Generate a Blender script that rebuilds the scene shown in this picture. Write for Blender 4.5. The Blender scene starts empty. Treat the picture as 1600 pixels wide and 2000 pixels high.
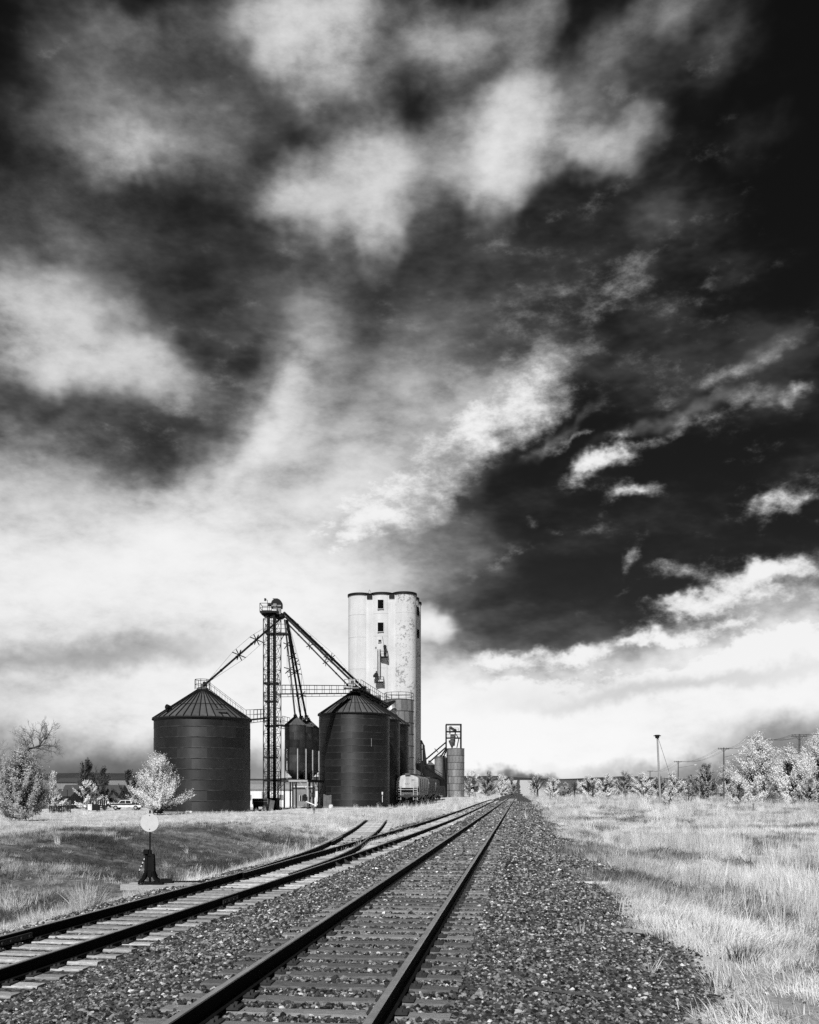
import bpy, bmesh, math, random
import numpy as np
from mathutils import Vector, Matrix, Euler

# ------------------------------------------------------------------ scene, camera, light
SC = bpy.context.scene
COL = SC.collection
F = 1800.0            # focal length in photo pixels (photo 1600 x 2000)
HY = 1545.0           # photo row of the horizon (camera level, lens shifted upwards)
CZ = 2.19             # eye height above the field

cam_data = bpy.data.cameras.new('camera')
cam = bpy.data.objects.new('camera', cam_data)
COL.objects.link(cam)
cam.location = (0, 0, CZ)
cam.rotation_euler = (math.radians(90), 0, 0)
cam_data.sensor_fit = 'HORIZONTAL'
cam_data.sensor_width = 36.0
cam_data.lens = 36.0 * F / 1600.0
cam_data.shift_y = (HY - 1000.0) / 1600.0
cam_data.clip_start = 0.1
cam_data.clip_end = 20000.0
SC.camera = cam

SC.view_settings.view_transform = 'Standard'
SC.view_settings.look = 'None'
SC.view_settings.exposure = 0.0
SC.view_settings.gamma = 1.0
SC.cycles.use_denoising = False

SUN_AZ = math.radians(9)      # how far to the left of "straight behind the camera"
SUN_EL = math.radians(42)
sun_dir = Vector((-math.sin(SUN_AZ) * math.cos(SUN_EL), -math.cos(SUN_AZ) * math.cos(SUN_EL), math.sin(SUN_EL)))
sd = bpy.data.lights.new('sun', 'SUN')
sd.energy = 5.0
sd.angle = math.radians(0.5)
sd.color = (1, 1, 1)
sun = bpy.data.objects.new('sun', sd)
sun.rotation_euler = (-sun_dir).to_track_quat('-Z', 'Y').to_euler()
sun.location = (-30, -40, 40)
COL.objects.link(sun)


def build_world():
    world = bpy.data.worlds.new('World')
    SC.world = world
    world.use_nodes = True
    nt = world.node_tree
    N, L = nt.nodes, nt.links
    N.clear()

    def sock(v, inp):
        if isinstance(v, bpy.types.NodeSocket):
            L.new(v, inp)
        elif isinstance(v, (tuple, list, Vector)):
            inp.default_value = tuple(v)
        else:
            inp.default_value = v

    def math_(op, a, b=None, clamp=False):
        n = N.new('ShaderNodeMath')
        n.operation = op
        n.use_clamp = clamp
        sock(a, n.inputs[0])
        if b is not None:
            sock(b, n.inputs[1])
        return n.outputs[0]

    def vmath(op, a, b=None):
        n = N.new('ShaderNodeVectorMath')
        n.operation = op
        sock(a, n.inputs[0])
        if b is not None:
            if op == 'SCALE':
                sock(b, n.inputs['Scale'])
            else:
                sock(b, n.inputs[1])
        return n.outputs['Value'] if op in ('LENGTH', 'DOT_PRODUCT', 'DISTANCE') else n.outputs[0]

    def noise(vec, scale, detail, rough=0.55, dist=0.0, col=False):
        n = N.new('ShaderNodeTexNoise')
        L.new(vec, n.inputs['Vector'])
        n.inputs['Scale'].default_value = scale
        n.inputs['Detail'].default_value = detail
        n.inputs['Roughness'].default_value = rough
        n.inputs['Distortion'].default_value = dist
        return n.outputs['Color'] if col else n.outputs[0]

    def mrange(v, a, b, c, d, mode='SMOOTHERSTEP'):
        n = N.new('ShaderNodeMapRange')
        n.interpolation_type = mode
        n.clamp = (mode == 'LINEAR')
        sock(v, n.inputs['Value'])
        for k, x in zip(('From Min', 'From Max', 'To Min', 'To Max'), (a, b, c, d)):
            n.inputs[k].default_value = x
        return n.outputs[0]

    tc = N.new('ShaderNodeTexCoord')
    d0 = vmath('NORMALIZE', tc.outputs['Generated'])
    sep = N.new('ShaderNodeSeparateXYZ')
    L.new(d0, sep.inputs[0])
    # the cloud layer: direction projected on a plane overhead, stretched along the wind
    zz = math_('ADD', math_('ABSOLUTE', sep.outputs['Z']), 0.35)
    comb = N.new('ShaderNodeCombineXYZ')
    L.new(math_('DIVIDE', sep.outputs['X'], zz), comb.inputs['X'])
    L.new(math_('DIVIDE', sep.outputs['Y'], zz), comb.inputs['Y'])
    plane = comb.outputs[0]
    wind = N.new('ShaderNodeMapping')
    wind.inputs['Rotation'].default_value = (0, 0, math.radians(-50))
    wind.inputs['Scale'].default_value = (0.42, 1.0, 1.0)
    L.new(plane, wind.inputs['Vector'])
    pw = wind.outputs[0]

    def warped(scale, amp, scale2, amp2):
        c = vmath('SUBTRACT', noise(d0, scale, 1.0, 0.55, col=True), (0.5, 0.5, 0.5))
        c2 = vmath('SUBTRACT', noise(d0, scale2, 3.0, 0.62, col=True), (0.5, 0.5, 0.5))
        v = vmath('ADD', d0, vmath('SCALE', c, amp))
        return vmath('ADD', v, vmath('SCALE', c2, amp2))

    d_soft = warped(5.0, 0.06, 16.0, 0.06)
    d_crisp = warped(12.0, 0.045, 38.0, 0.030)

    def pdir(x, y):
        return Vector(((x - 800.0) / F, 1.0, (HY - y) / F)).normalized()

    def field(vec, blobs):
        tot = None
        for (cx, cy, rx, ry, rot, w) in blobs:
            c = pdir(cx, cy)
            r = math.radians(rot)
            ax, ay = math.cos(r), -math.sin(r)
            e1 = (pdir(cx + rx * ax, cy + rx * ay) - pdir(cx - rx * ax, cy - rx * ay)) * 0.5
            e2 = (pdir(cx + ry * ay, cy - ry * ax) - pdir(cx - ry * ay, cy + ry * ax)) * 0.5
            s1, s2 = e1.length, e2.length
            u = e1.normalized()
            n = u.cross(e2).normalized()
            v = n.cross(u)
            R = Matrix((u, v, n)).transposed()
            m = N.new('ShaderNodeTexGradient')
            m.gradient_type = 'SPHERICAL'
            tm = m.texture_mapping
            tm.vector_type = 'TEXTURE'
            tm.translation = c
            tm.rotation = R.to_euler()
            tm.scale = (2 * s1, 2 * s2, s1 + s2)
            L.new(vec, m.inputs['Vector'])
            g = mrange(m.outputs['Fac'], 0.0, 1.0, 0.0, w, 'SMOOTHSTEP')
            tot = g if tot is None else math_('ADD', tot, g)
        return tot

    SOFT = SOFT_BLOBS
    CRISP = CRISP_BLOBS
    fs = field(d_soft, SOFT)
    fc = field(d_crisp, CRISP)
    n_big = noise(pw, 2.6, 3.0, 0.56)
    streak = N.new('ShaderNodeMapping')
    streak.inputs['Rotation'].default_value = (0, math.radians(32), 0)
    streak.inputs['Scale'].default_value = (0.5, 0.8, 1.15)
    L.new(d0, streak.inputs['Vector'])
    streak2 = N.new('ShaderNodeMapping')
    streak2.inputs['Rotation'].default_value = (0, math.radians(24), 0)
    streak2.inputs['Scale'].default_value = (0.7, 0.9, 1.1)
    L.new(d0, streak2.inputs['Vector'])
    n_mid = noise(streak.outputs[0], 9.0, 5.0, 0.60)
    n_dir = noise(streak.outputs[0], 34.0, 5.0, 0.64)

    # soft veils and puffs
    mod = math_('ADD', 0.52, math_('MULTIPLY', n_big, 0.62))
    mod = math_('ADD', mod, math_('MULTIPLY', math_('SUBTRACT', n_mid, 0.5), 0.85))
    mod = math_('ADD', mod, math_('MULTIPLY', math_('SUBTRACT', n_dir, 0.5), 1.0))
    n_fine = noise(streak2.outputs[0], 62.0, 5.0, 0.66)
    mod = math_('ADD', mod, math_('MULTIPLY', math_('SUBTRACT', n_fine, 0.5), 0.40))
    fs_mod = math_('MULTIPLY', fs, mod)
    # a thin general veil so the rest of the sky goes on in the same way
    veil = mrange(n_mid, 0.40, 0.78, 0.0, 0.19)
    fs_mod = math_('MULTIPLY', fs_mod, mrange(fs_mod, 0.08, 0.75, 0.95, 1.18, 'LINEAR'))
    soft = math_('ADD', fs_mod, veil)
    # crisp cumulus: density against a threshold
    dens = math_('ADD', fc, math_('MULTIPLY', math_('SUBTRACT', n_dir, 0.5), 1.7))
    dens = math_('ADD', dens, math_('MULTIPLY', math_('SUBTRACT', n_fine, 0.5), 1.15))
    dens = math_('ADD', dens, math_('MULTIPLY', math_('SUBTRACT', n_mid, 0.5), 0.9))
    alpha = mrange(dens, 0.22, 1.25, 0.0, 1.0, 'SMOOTHSTEP')
    shade = math_('ADD', 0.66, math_('MULTIPLY', mrange(dens, 0.7, 1.7, 0.0, 1.0), 0.28))
    # overall tone (display-referred), then to linear
    clear = N.new('ShaderNodeTexSky')
    clear.sky_type = 'NISHITA'
    clear.sun_disc = False
    clear.sun_elevation = SUN_EL
    clear.sun_rotation = math.atan2(sun_dir.x, sun_dir.y)
    clear.air_density = 1.0
    clear.dust_density = 0.3
    clear.ozone_density = 2.0
    csep = N.new('ShaderNodeSeparateColor')
    L.new(clear.outputs[0], csep.inputs[0])
    red = csep.outputs[0]                    # the infrared filter keeps the long wavelengths only
    soft = math_('MULTIPLY', math_('SUBTRACT', 1.0, math_('POWER', math.e, math_('MULTIPLY', soft, -1.55))), 0.955)
    mix = N.new('ShaderNodeMix')
    mix.data_type = 'FLOAT'
    L.new(alpha, mix.inputs[0])
    L.new(soft, mix.inputs[2])
    L.new(math_('MAXIMUM', shade, soft), mix.inputs[3])
    tone = mix.outputs[0]
    # darker undersides hanging low over the horizon
    dark = field(d_crisp, DARK_BLOBS)
    dark = math_('MULTIPLY', dark, math_('ADD', 0.55, math_('MULTIPLY', n_mid, 0.9)))
    tone = math_('MULTIPLY', tone, math_('SUBTRACT', 1.0, dark, True))
    lin = math_('POWER', tone, 2.2)
    lin = math_('MULTIPLY', lin, 10.0)
    lin = math_('ADD', lin, math_('MULTIPLY', red, RED_GAIN))
    bg = N.new('ShaderNodeBackground')
    bg.inputs['Strength'].default_value = 0.1
    L.new(lin, bg.inputs['Color'])
    out = N.new('ShaderNodeOutputWorld')
    L.new(bg.outputs[0], out.inputs['Surface'])
    world.cycles.sampling_method = 'MANUAL'
    world.cycles.sample_map_resolution = 512


# clouds: photo column, row of the middle, half widths, turn, strength
RED_GAIN = 0.065
SOFT_BLOBS = [
    (590, 20, 115, 105, 0, 1.05), (640, 140, 100, 70, -30, .60), (860, 80, 95, 60, 20, .62),
    (740, 110, 330, 130, 0, .14), (1290, 20, 60, 90, 70, .20), (1240, 70, 170, 45, 40, .34), (1410, 80, 40, 110, -30, .22),
    (1000, 265, 105, 75, 0, .95), (980, 330, 42, 80, 10, .45), (1010, 120, 45, 140, -12, .45), (1185, 285, 66, 50, 0, .72), (1080, 190, 200, 120, 0, .10),
    (705, 375, 130, 80, 10, .85), (775, 320, 60, 60, 0, .42), (742, 470, 34, 66, 0, .52), (590, 400, 45, 45, 0, .40), (840, 450, 200, 120, 0, .10),
    (255, 300, 75, 42, 0, .55), (300, 250, 220, 110, 20, .26), (160, 160, 130, 130, 10, .26), (300, 50, 160, 50, 0, .26), (200, 360, 40, 30, 0, .25),
    (440, 310, 130, 70, -10, .26), (300, 520, 330, 160, 0, .15), (100, 470, 180, 60, -10, .20),
    (90, 650, 150, 75, -10, .85), (160, 735, 210, 45, 0, .55), (40, 570, 120, 45, -15, .26), (290, 720, 60, 50, 0, .25),
    (550, 770, 150, 65, 57, .36), (520, 825, 120, 28, 55, .42), (440, 925, 160, 75, 50, .52), (690, 800, 170, 110, 30, .27), (610, 660, 110, 70, 60, .20), (760, 700, 120, 70, 20, .10),
    (640, 560, 320, 130, 30, .08), (250, 830, 300, 90, 0, .16), (60, 900, 160, 60, 0, .28), (620, 900, 220, 110, 30, .24),
    (100, 1010, 330, 75, 0, .55), (390, 1010, 200, 75, 35, .55),
    (250, 1120, 520, 90, 4, 1.35), (520, 1140, 170, 75, 0, 1.0), (180, 1225, 460, 80, 0, .8), (600, 1260, 200, 110, 0, 1.5),
    (250, 1370, 520, 80, 0, 1.1), (620, 1430, 340, 120, 0, 1.6), (-300, 1100, 400, 200, 0, .8),
    (830, 870, 230, 75, 26, .62), (960, 810, 110, 42, 24, .35), (690, 990, 140, 60, 22, .55), (1105, 850, 66, 10, 28, .40),
    (900, 690, 160, 80, 20, .16), (1040, 620, 260, 140, 30, .10), (1200, 480, 200, 90, 40, .06),
    (1100, 1200, 420, 100, 0, .09),
    (852, 1225, 44, 22, 0, 1.2), (880, 1222, 30, 10, 0, .4),
    (1260, 1395, 560, 90, 5, 1.9), (1570, 1270, 270, 80, 13, 1.3), (980, 1440, 300, 90, 0, 1.0), (1900, 1250, 300, 150, 0, .9),
    (1330, 840, 170, 14, 18, .26), (1490, 700, 120, 14, 33, .14), (1320, 410, 60, 50, 40, .12), (1480, 250, 50, 40, 0, .16),
    (750, 1500, 330, 60, 0, .7), (1050, 1500, 330, 60, 0, .8), (200, 1450, 500, 50, 0, .5), (1350, 1490, 300, 60, 0, .6), (100, 1520, 400, 50, 0, .5),
]
CRISP_BLOBS = [
    (850, 885, 220, 76, 26, .95), (980, 815, 110, 46, 24, .60), (700, 1000, 150, 56, 22, .72), (660, 1075, 90, 38, 20, .70), (560, 1060, 100, 40, 0, .4), (750, 1040, 70, 26, 22, .5),
    (1150, 912, 60, 28, 40, .95), (1200, 880, 54, 18, 20, .72), (1238, 955, 50, 22, 8, .95), (1290, 850, 110, 20, 20, .46), (1410, 808, 110, 16, 20, .40), (1200, 985, 50, 14, 35, .62), (1110, 850, 60, 10, 28, .75),
    (1232, 1078, 18, 34, -10, .85), (998, 1092, 50, 16, 35, .72), (1068, 1015, 30, 12, -10, .65), (1230, 1145, 24, 12, 30, .6),
    (1560, 975, 74, 30, 20, .85), (1490, 1000, 30, 46, -20, .62), (1570, 765, 22, 20, 0, .75), (1480, 920, 84, 40, 50, .52), (1430, 840, 60, 24, 30, .4),
    (1440, 1140, 120, 24, 22, .85), (1560, 1115, 100, 24, 8, .9), (1350, 1185, 70, 18, 8, .85), (1345, 1115, 60, 14, 0, .7), (1495, 1165, 44, 18, 0, .8), (1590, 1160, 60, 14, 0, .8),
    (1310, 1232, 80, 18, 6, .85), (1420, 1212, 110, 14, 10, .75), (1150, 1275, 46, 15, 10, .9), (1000, 1292, 120, 16, 3, 1.0), (1230, 1252, 50, 9, 8, .7), (1280, 1175, 40, 12, 0, .6),
    (1280, 1358, 560, 70, 6, 1.5), (1570, 1255, 260, 50, 14, 1.4), (950, 1400, 200, 75, 0, 1.1),
    (1260, 520, 150, 30, 50, .28), (1380, 560, 40, 30, 30, .42), (1030, 640, 120, 40, 30, .28), (1040, 720, 90, 30, 20, .34), (400, 800, 200, 60, 20, .25), (1490, 700, 120, 18, 33, .40), (1150, 620, 360, 200, 30, .20), (1440, 1150, 240, 90, 14, .30),
]
DARK_BLOBS = [
    (150, 1288, 230, 26, 6, .26), (40, 1500, 420, 52, 0, .46), (420, 1500, 200, 36, 0, .28),
    (1570, 1455, 150, 46, 8, .48), (990, 1528, 160, 12, 0, .45), (1400, 1510, 220, 22, 0, .40), (1090, 1526, 90, 9, 0, .4), (1350, 1335, 260, 14, 8, .10),
    (780, 540, 120, 60, 30, .2), (400, 520, 120, 90, 30, .25), (1180, 1350, 200, 20, 5, .06),
]
build_world()

# ------------------------------------------------------------------ helpers
RNG = np.random.default_rng(7)
random.seed(11)
TAN = 215.0 / F                      # the main line runs 6.8 degrees to the right of the view
TH = math.atan(TAN)
CT, ST = math.cos(TH), math.sin(TH)


def at(x, y, Y):
    """real place of what the photo shows at column x, row y, standing Y metres away"""
    return Vector(((x - 800.0) / F * Y, Y, CZ + (HY - y) / F * Y))


def hash2(ix, iy, seed):
    h = (ix.astype(np.int64) * 374761393 + iy.astype(np.int64) * 668265263 + seed * 982451653) & 0x7fffffff
    h = ((h ^ (h >> 13)) * 1274126177) & 0x7fffffff
    h = h ^ (h >> 16)
    return (h & 0xffff) / 65535.0


def vnoise(x, y, seed=0):
    ix, iy = np.floor(x), np.floor(y)
    fx, fy = x - ix, y - iy
    fx, fy = fx * fx * (3 - 2 * fx), fy * fy * (3 - 2 * fy)
    a, b = hash2(ix, iy, seed), hash2(ix + 1, iy, seed)
    c, d = hash2(ix, iy + 1, seed), hash2(ix + 1, iy + 1, seed)
    return (a * (1 - fx) + b * fx) * (1 - fy) + (c * (1 - fx) + d * fx) * fy


def fbm(x, y, seed=0, oct=4):
    s, a, t = 0.0, 0.5, 0.0
    for k in range(oct):
        s = s + a * vnoise(x * 2 ** k + 17.3 * k, y * 2 ** k - 9.1 * k, seed + k)
        t += a
        a *= 0.5
    return s / t


def sstep(a, b, x):
    t = np.clip((np.asarray(x, float) - a) / (b - a), 0, 1)
    return t * t * (3 - 2 * t)


class MB:
    """collects boxes, bars, tubes and sheets; build() links them as one mesh object"""
    def __init__(self):
        self.v, self.f, self.m = [], [], []
        self.mi = 0

    def add(self, vs, fs):
        o = len(self.v)
        self.v += [tuple(p) for p in vs]
        for f in fs:
            self.f.append(tuple(i + o for i in f))
            self.m.append(self.mi)

    def box(self, c, s, M=None):
        hx, hy, hz = s[0] / 2, s[1] / 2, s[2] / 2
        c = Vector(c)
        vs = []
        for z in (-hz, hz):
            for x, y in ((-hx, -hy), (hx, -hy), (hx, hy), (-hx, hy)):
                p = Vector((x, y, z))
                vs.append(c + (M @ p if M is not None else p))
        self.add(vs, [(3, 2, 1, 0), (4, 5, 6, 7), (0, 1, 5, 4), (1, 2, 6, 5), (2, 3, 7, 6), (3, 0, 4, 7)])

    def bar(self, p, q, w, h=None):
        """square bar from p to q"""
        p, q = Vector(p), Vector(q)
        h = w if h is None else h
        d = q - p
        if d.length < 1e-6:
            return
        up = Vector((0, 0, 1)) if abs(d.normalized().z) < 0.97 else Vector((0, 1, 0))
        s = d.cross(up).normalized()
        u = s.cross(d).normalized()
        vs = []
        for e in (p, q):
            for a, b in ((-1, -1), (1, -1), (1, 1), (-1, 1)):
                vs.append(e + s * (a * w / 2) + u * (b * h / 2))
        self.add(vs, [(0, 1, 2, 3), (7, 6, 5, 4), (0, 4, 5, 1), (1, 5, 6, 2), (2, 6, 7, 3), (3, 7, 4, 0)])

    def tube(self, p, q, r0, r1=None, n=8, caps=True):
        p, q = Vector(p), Vector(q)
        r1 = r0 if r1 is None else r1
        d = (q - p)
        if d.length < 1e-6:
            return
        d = d.normalized()
        up = Vector((0, 0, 1)) if abs(d.z) < 0.95 else Vector((0, 1, 0))
        s = d.cross(up).normalized()
        u = s.cross(d)
        vs = []
        for e, r in ((p, r0), (q, r1)):
            for k in range(n):
                a = 2 * math.pi * k / n
                vs.append(e + s * (math.cos(a) * r) + u * (math.sin(a) * r))
        fs = [(k, n + k, n + (k + 1) % n, (k + 1) % n) for k in range(n)]
        if caps:
            fs += [tuple(range(n)), tuple(range(2 * n - 1, n - 1, -1))]
        self.add(vs, fs)

    def lathe(self, c, prof, n=24, a0=0.0, a1=2 * math.pi, close=True):
        """prof: list of (radius, z)"""
        c = Vector(c)
        vs = []
        full = close and abs(a1 - a0 - 2 * math.pi) < 1e-6
        m = n if full else n + 1
        for r, z in prof:
            for k in range(m):
                a = a0 + (a1 - a0) * k / n
                vs.append(c + Vector((r * math.cos(a), r * math.sin(a), z)))
        fs = []
        for i in range(len(prof) - 1):
            for k in range(n):
                k2 = (k + 1) % m
                fs.append((i * m + k, i * m + k2, (i + 1) * m + k2, (i + 1) * m + k))
        self.add(vs, fs)

    def prism(self, pts, d):
        """closed outline pts pushed along the vector d"""
        n = len(pts)
        d = Vector(d)
        vs = [Vector(p) for p in pts] + [Vector(p) + d for p in pts]
        fs = [tuple(range(n - 1, -1, -1)), tuple(range(n, 2 * n))]
        fs += [(k, (k + 1) % n, n + (k + 1) % n, n + k) for k in range(n)]
        self.add(vs, fs)

    def mesh(self, name, mats, origin=(0, 0, 0), smooth=False):
        me = bpy.data.meshes.new(name)
        o = np.array(origin, float)
        vs = np.array([tuple(p) for p in self.v], float).reshape(-1, 3) - o
        me.from_pydata(vs.tolist(), [], self.f)
        mats = mats if isinstance(mats, (list, tuple)) else [mats]
        for mt in mats:
            me.materials.append(mt)
        if len(mats) > 1:
            me.polygons.foreach_set('material_index', self.m)
        if smooth:
            me.polygons.foreach_set('use_smooth', [True] * len(me.polygons))
            me.set_sharp_from_angle(angle=math.radians(40))
        me.update()
        return me

    def build(self, name, mats, parent=None, smooth=False):
        org = wloc(parent) if parent is not None else Vector((0, 0, 0))
        me = self.mesh(name, mats, org, smooth)
        return link(name, me, parent)


def wloc(o):
    v = Vector((0, 0, 0))
    while o is not None:
        v += o.location
        o = o.parent
    return v


def link(name, me, parent=None, loc=(0, 0, 0), rz=0.0):
    o = bpy.data.objects.new(name, me)
    COL.objects.link(o)
    o.parent = parent
    o.location = loc
    if rz:
        o.rotation_euler = (0, 0, rz)
    return o


def tag(o, label=None, cat=None, group=None, kind=None):
    if label:
        o['label'] = label
    if cat:
        o['category'] = cat
    if group:
        o['group'] = group
    if kind:
        o['kind'] = kind
    return o


def thing(name, label, cat, loc, group=None):
    o = bpy.data.objects.new(name, None)
    COL.objects.link(o)
    o.location = loc
    return tag(o, label, cat, group)


def rotz(a):
    return Matrix.Rotation(a, 3, 'Z')


def copy_thing(root, loc, label, rz=0.0, scale=None):
    """the thing, its parts and their pieces once more"""
    r = root.copy()
    COL.objects.link(r)
    r.location = loc
    r.rotation_euler = (0, 0, rz)
    if scale:
        r.scale = scale
    r['label'] = label
    for ch in list(root.children):
        c = ch.copy()
        COL.objects.link(c)
        c.parent = r
        for g in list(ch.children):
            d = g.copy()
            COL.objects.link(d)
            d.parent = c
    return r


# ------------------------------------------------------------------ materials (grey: an infrared photograph)
MATS = {}


def mat(name, base, var=0.25, scale=4.0, rough=0.8, rnd=0.0, bump=0.0, bscale=None, metal=0.0, spec=0.3,
        stretch=(1, 1, 1), specks=None, world=False, waves=None, streak=None, transl=0.0, patch=None):
    if name in MATS:
        return MATS[name]
    m = bpy.data.materials.new(name)
    m.use_nodes = True
    nt = m.node_tree
    N, L = nt.nodes, nt.links
    bs = N['Principled BSDF']

    def mth(op, a, b=None, c=None):
        n = N.new('ShaderNodeMath')
        n.operation = op
        for k, v in enumerate((a, b, c)):
            if v is None:
                continue
            if isinstance(v, bpy.types.NodeSocket):
                L.new(v, n.inputs[k])
            else:
                n.inputs[k].default_value = v
        return n.outputs[0]
    if world:
        g = N.new('ShaderNodeNewGeometry')
        co = g.outputs['Position']
    else:
        t = N.new('ShaderNodeTexCoord')
        co = t.outputs['Object']
    mp = N.new('ShaderNodeMapping')
    mp.inputs['Scale'].default_value = stretch
    L.new(co, mp.inputs['Vector'])
    co_s = mp.outputs[0]

    def noise(v, sc, det=4.0, rg=0.6):
        n = N.new('ShaderNodeTexNoise')
        L.new(v, n.inputs['Vector'])
        n.inputs['Scale'].default_value = sc
        n.inputs['Detail'].default_value = det
        n.inputs['Roughness'].default_value = rg
        return n.outputs[0]
    nz = noise(co_s, scale)
    val = mth('MULTIPLY_ADD', mth('SUBTRACT', nz, 0.5), 2.0 * var * 1.8, 1.0)
    if rnd:
        oi = N.new('ShaderNodeObjectInfo')
        val = mth('MULTIPLY', val, mth('MULTIPLY_ADD', mth('SUBTRACT', oi.outputs['Random'], 0.5), 2.0 * rnd, 1.0))
    if patch:                                  # broad lighter and darker patches: (scale, amount)
        g2 = N.new('ShaderNodeNewGeometry')
        p = noise(g2.outputs['Position'], patch[0], 3.0)
        val = mth('MULTIPLY', val, mth('MULTIPLY_ADD', mth('SUBTRACT', p, 0.5), 2.0 * patch[1] * 1.6, 1.0))
    val = mth('MULTIPLY', mth('MAXIMUM', val, 0.08), base)
    if streak:                                 # (scale xy, scale z, amount): stains run down the face
        m2 = N.new('ShaderNodeMapping')
        m2.inputs['Scale'].default_value = (streak[0], streak[0], streak[1])
        L.new(co, m2.inputs['Vector'])
        s = noise(m2.outputs[0], 1.0, 5.0)
        val = mth('MULTIPLY', val, mth('MULTIPLY_ADD', mth('SUBTRACT', s, 0.5), 2.0 * streak[2], 1.0))
    if specks:                                 # (scale, threshold, tone, patch scale): flaked paint
        sp = noise(co, specks[0], 5.0, 0.7)
        pt = noise(co, specks[3], 2.0)
        k = N.new('ShaderNodeMapRange')
        L.new(mth('MULTIPLY_ADD', pt, 0.5, sp), k.inputs['Value'])
        k.inputs['From Min'].default_value = specks[1]
        k.inputs['From Max'].default_value = specks[1] + 0.03
        mx = N.new('ShaderNodeMix')
        mx.data_type = 'FLOAT'
        L.new(k.outputs[0], mx.inputs[0])
        L.new(val, mx.inputs[2])
        mx.inputs[3].default_value = specks[2]
        val = mx.outputs[0]
    cc = N.new('ShaderNodeCombineColor')
    for k in range(3):
        L.new(val, cc.inputs[k])
    L.new(cc.outputs[0], bs.inputs['Base Color'])
    bs.inputs['Roughness'].default_value = rough
    bs.inputs['Metallic'].default_value = metal
    bs.inputs['Specular IOR Level'].default_value = spec
    h = None
    if bump:
        h = noise(co_s, bscale or scale * 3, 4.0)
    if waves:                                  # corrugation along z: (waves per metre, depth)
        w = N.new('ShaderNodeTexWave')
        w.wave_type = 'BANDS'
        w.bands_direction = 'Z'
        w.inputs['Scale'].default_value = waves[0] / 3.183
        w.inputs['Distortion'].default_value = 0.0
        L.new(co, w.inputs['Vector'])
        h = w.outputs['Fac'] if h is None else mth('ADD', h, w.outputs['Fac'])
        bump = waves[1]
    if h is not None:
        b = N.new('ShaderNodeBump')
        b.inputs['Strength'].default_value = min(1.0, bump)
        b.inputs['Distance'].default_value = 0.02 if not waves else 0.012
        L.new(h, b.inputs['Height'])
        L.new(b.outputs[0], bs.inputs['Normal'])
    if transl:
        tr = N.new('ShaderNodeBsdfTranslucent')
        L.new(cc.outputs[0], tr.inputs['Color'])
        ms = N.new('ShaderNodeMixShader')
        ms.inputs[0].default_value = transl
        L.new(bs.outputs[0], ms.inputs[1])
        L.new(tr.outputs[0], ms.inputs[2])
        L.new(ms.outputs[0], N['Material Output'].inputs['Surface'])
    MATS[name] = m
    return m


mat('rail_side', .006, .4, 6, .85, spec=.08)
mat('rail_top', .34, .4, 3, .30, metal=.85, stretch=(1, 1, 1))
mat('tie_dark', .20, .5, 7, .95, rnd=.5, bump=.8, bscale=30, stretch=(1.5, 9, 9), spec=.1)
mat('tie_pale', .38, .45, 7, .95, rnd=.45, bump=.8, bscale=30, stretch=(1.5, 9, 9), spec=.1)
mat('plate', .03, .5, 12, .7)
mat('rock', .06, .35, 30, .95, rnd=.88, bump=.6, bscale=60, spec=.1)
mat('rock_mid', .25, .3, 30, .95, rnd=.5, bump=.6, bscale=60, spec=.1)
mat('rock_pale', .62, .3, 30, .95, rnd=.4, bump=.6, bscale=60, spec=.1)
mat('bin_dark', .021, .35, 1.2, .48, rnd=.40, metal=.45, spec=.5, waves=(9.5, 1.0), streak=(1.6, .12, .5))
mat('bin_dark_plain', .012, .30, 2.0, .5, rnd=.10, spec=.4)
mat('bin_gloss', .07, .45, 1.5, .40, rnd=.45, metal=.75, spec=.6, streak=(2.5, .2, .5))
mat('roof_panel', .085, .3, 1.2, .55, rnd=.22, spec=.4, streak=(2.0, .5, .5))
mat('ring_seam_glint', .04, .8, 1.6, .5, metal=.3, streak=(1.2, .1, .9))  # pale streaky tone: highlights along the bin seams put into the colour
mat('steel_dark', .009, .4, 5, .6, spec=.2)
mat('steel_mid', .10, .4, 4, .55)
mat('galv', .42, .3, 3, .45, metal=.35)
mat('galv_dull', .22, .35, 2, .5, metal=.3)
mat('stave', .40, .25, 1.4, .36, rnd=.25, metal=.7, spec=.5, streak=(3, .25, .4))
mat('stave_band', .05, .4, 6, .6)
mat('concrete', .58, .10, .35, .85, streak=(1.1, .035, .20), bump=.15, bscale=6, spec=.1)
mat('concrete_flaked', .58, .10, .35, .85, streak=(1.1, .035, .20), bump=.15, bscale=6, spec=.1, specks=(2.2, .83, .28, .28))
mat('concrete_joint', .40, .3, 1.0, .9, spec=.1)
mat('void', .004, .1, 2, .9, spec=.05)
mat('white_paint', .68, .1, 1.5, .5, streak=(2, .3, .25))
mat('grey_paint', .20, .2, 1.5, .6, streak=(2, .3, .3))
mat('shingle', .06, .3, 3, .9)
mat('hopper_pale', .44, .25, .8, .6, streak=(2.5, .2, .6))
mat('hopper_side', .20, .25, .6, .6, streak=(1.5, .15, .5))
mat('hopper_dark', .030, .3, .8, .55, streak=(2, .2, .4))
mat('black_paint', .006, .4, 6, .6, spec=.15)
mat('target_paint', .58, .07, 8, .5)
mat('glass', .015, .1, 2, .08, spec=.6)
mat('rubber', .012, .2, 8, .9)
mat('wood_pole', .09, .4, 4, .9, stretch=(6, 6, .6))
mat('wood_pale', .30, .4, 4, .9, stretch=(6, 6, .6))
mat('wood_plank', .36, .3, 5, .9, bump=.5, bscale=20, stretch=(1, 8, 8))
mat('leaf_white', .82, .2, .5, .7, patch=(.6, .16), transl=.12, spec=.15)
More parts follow.
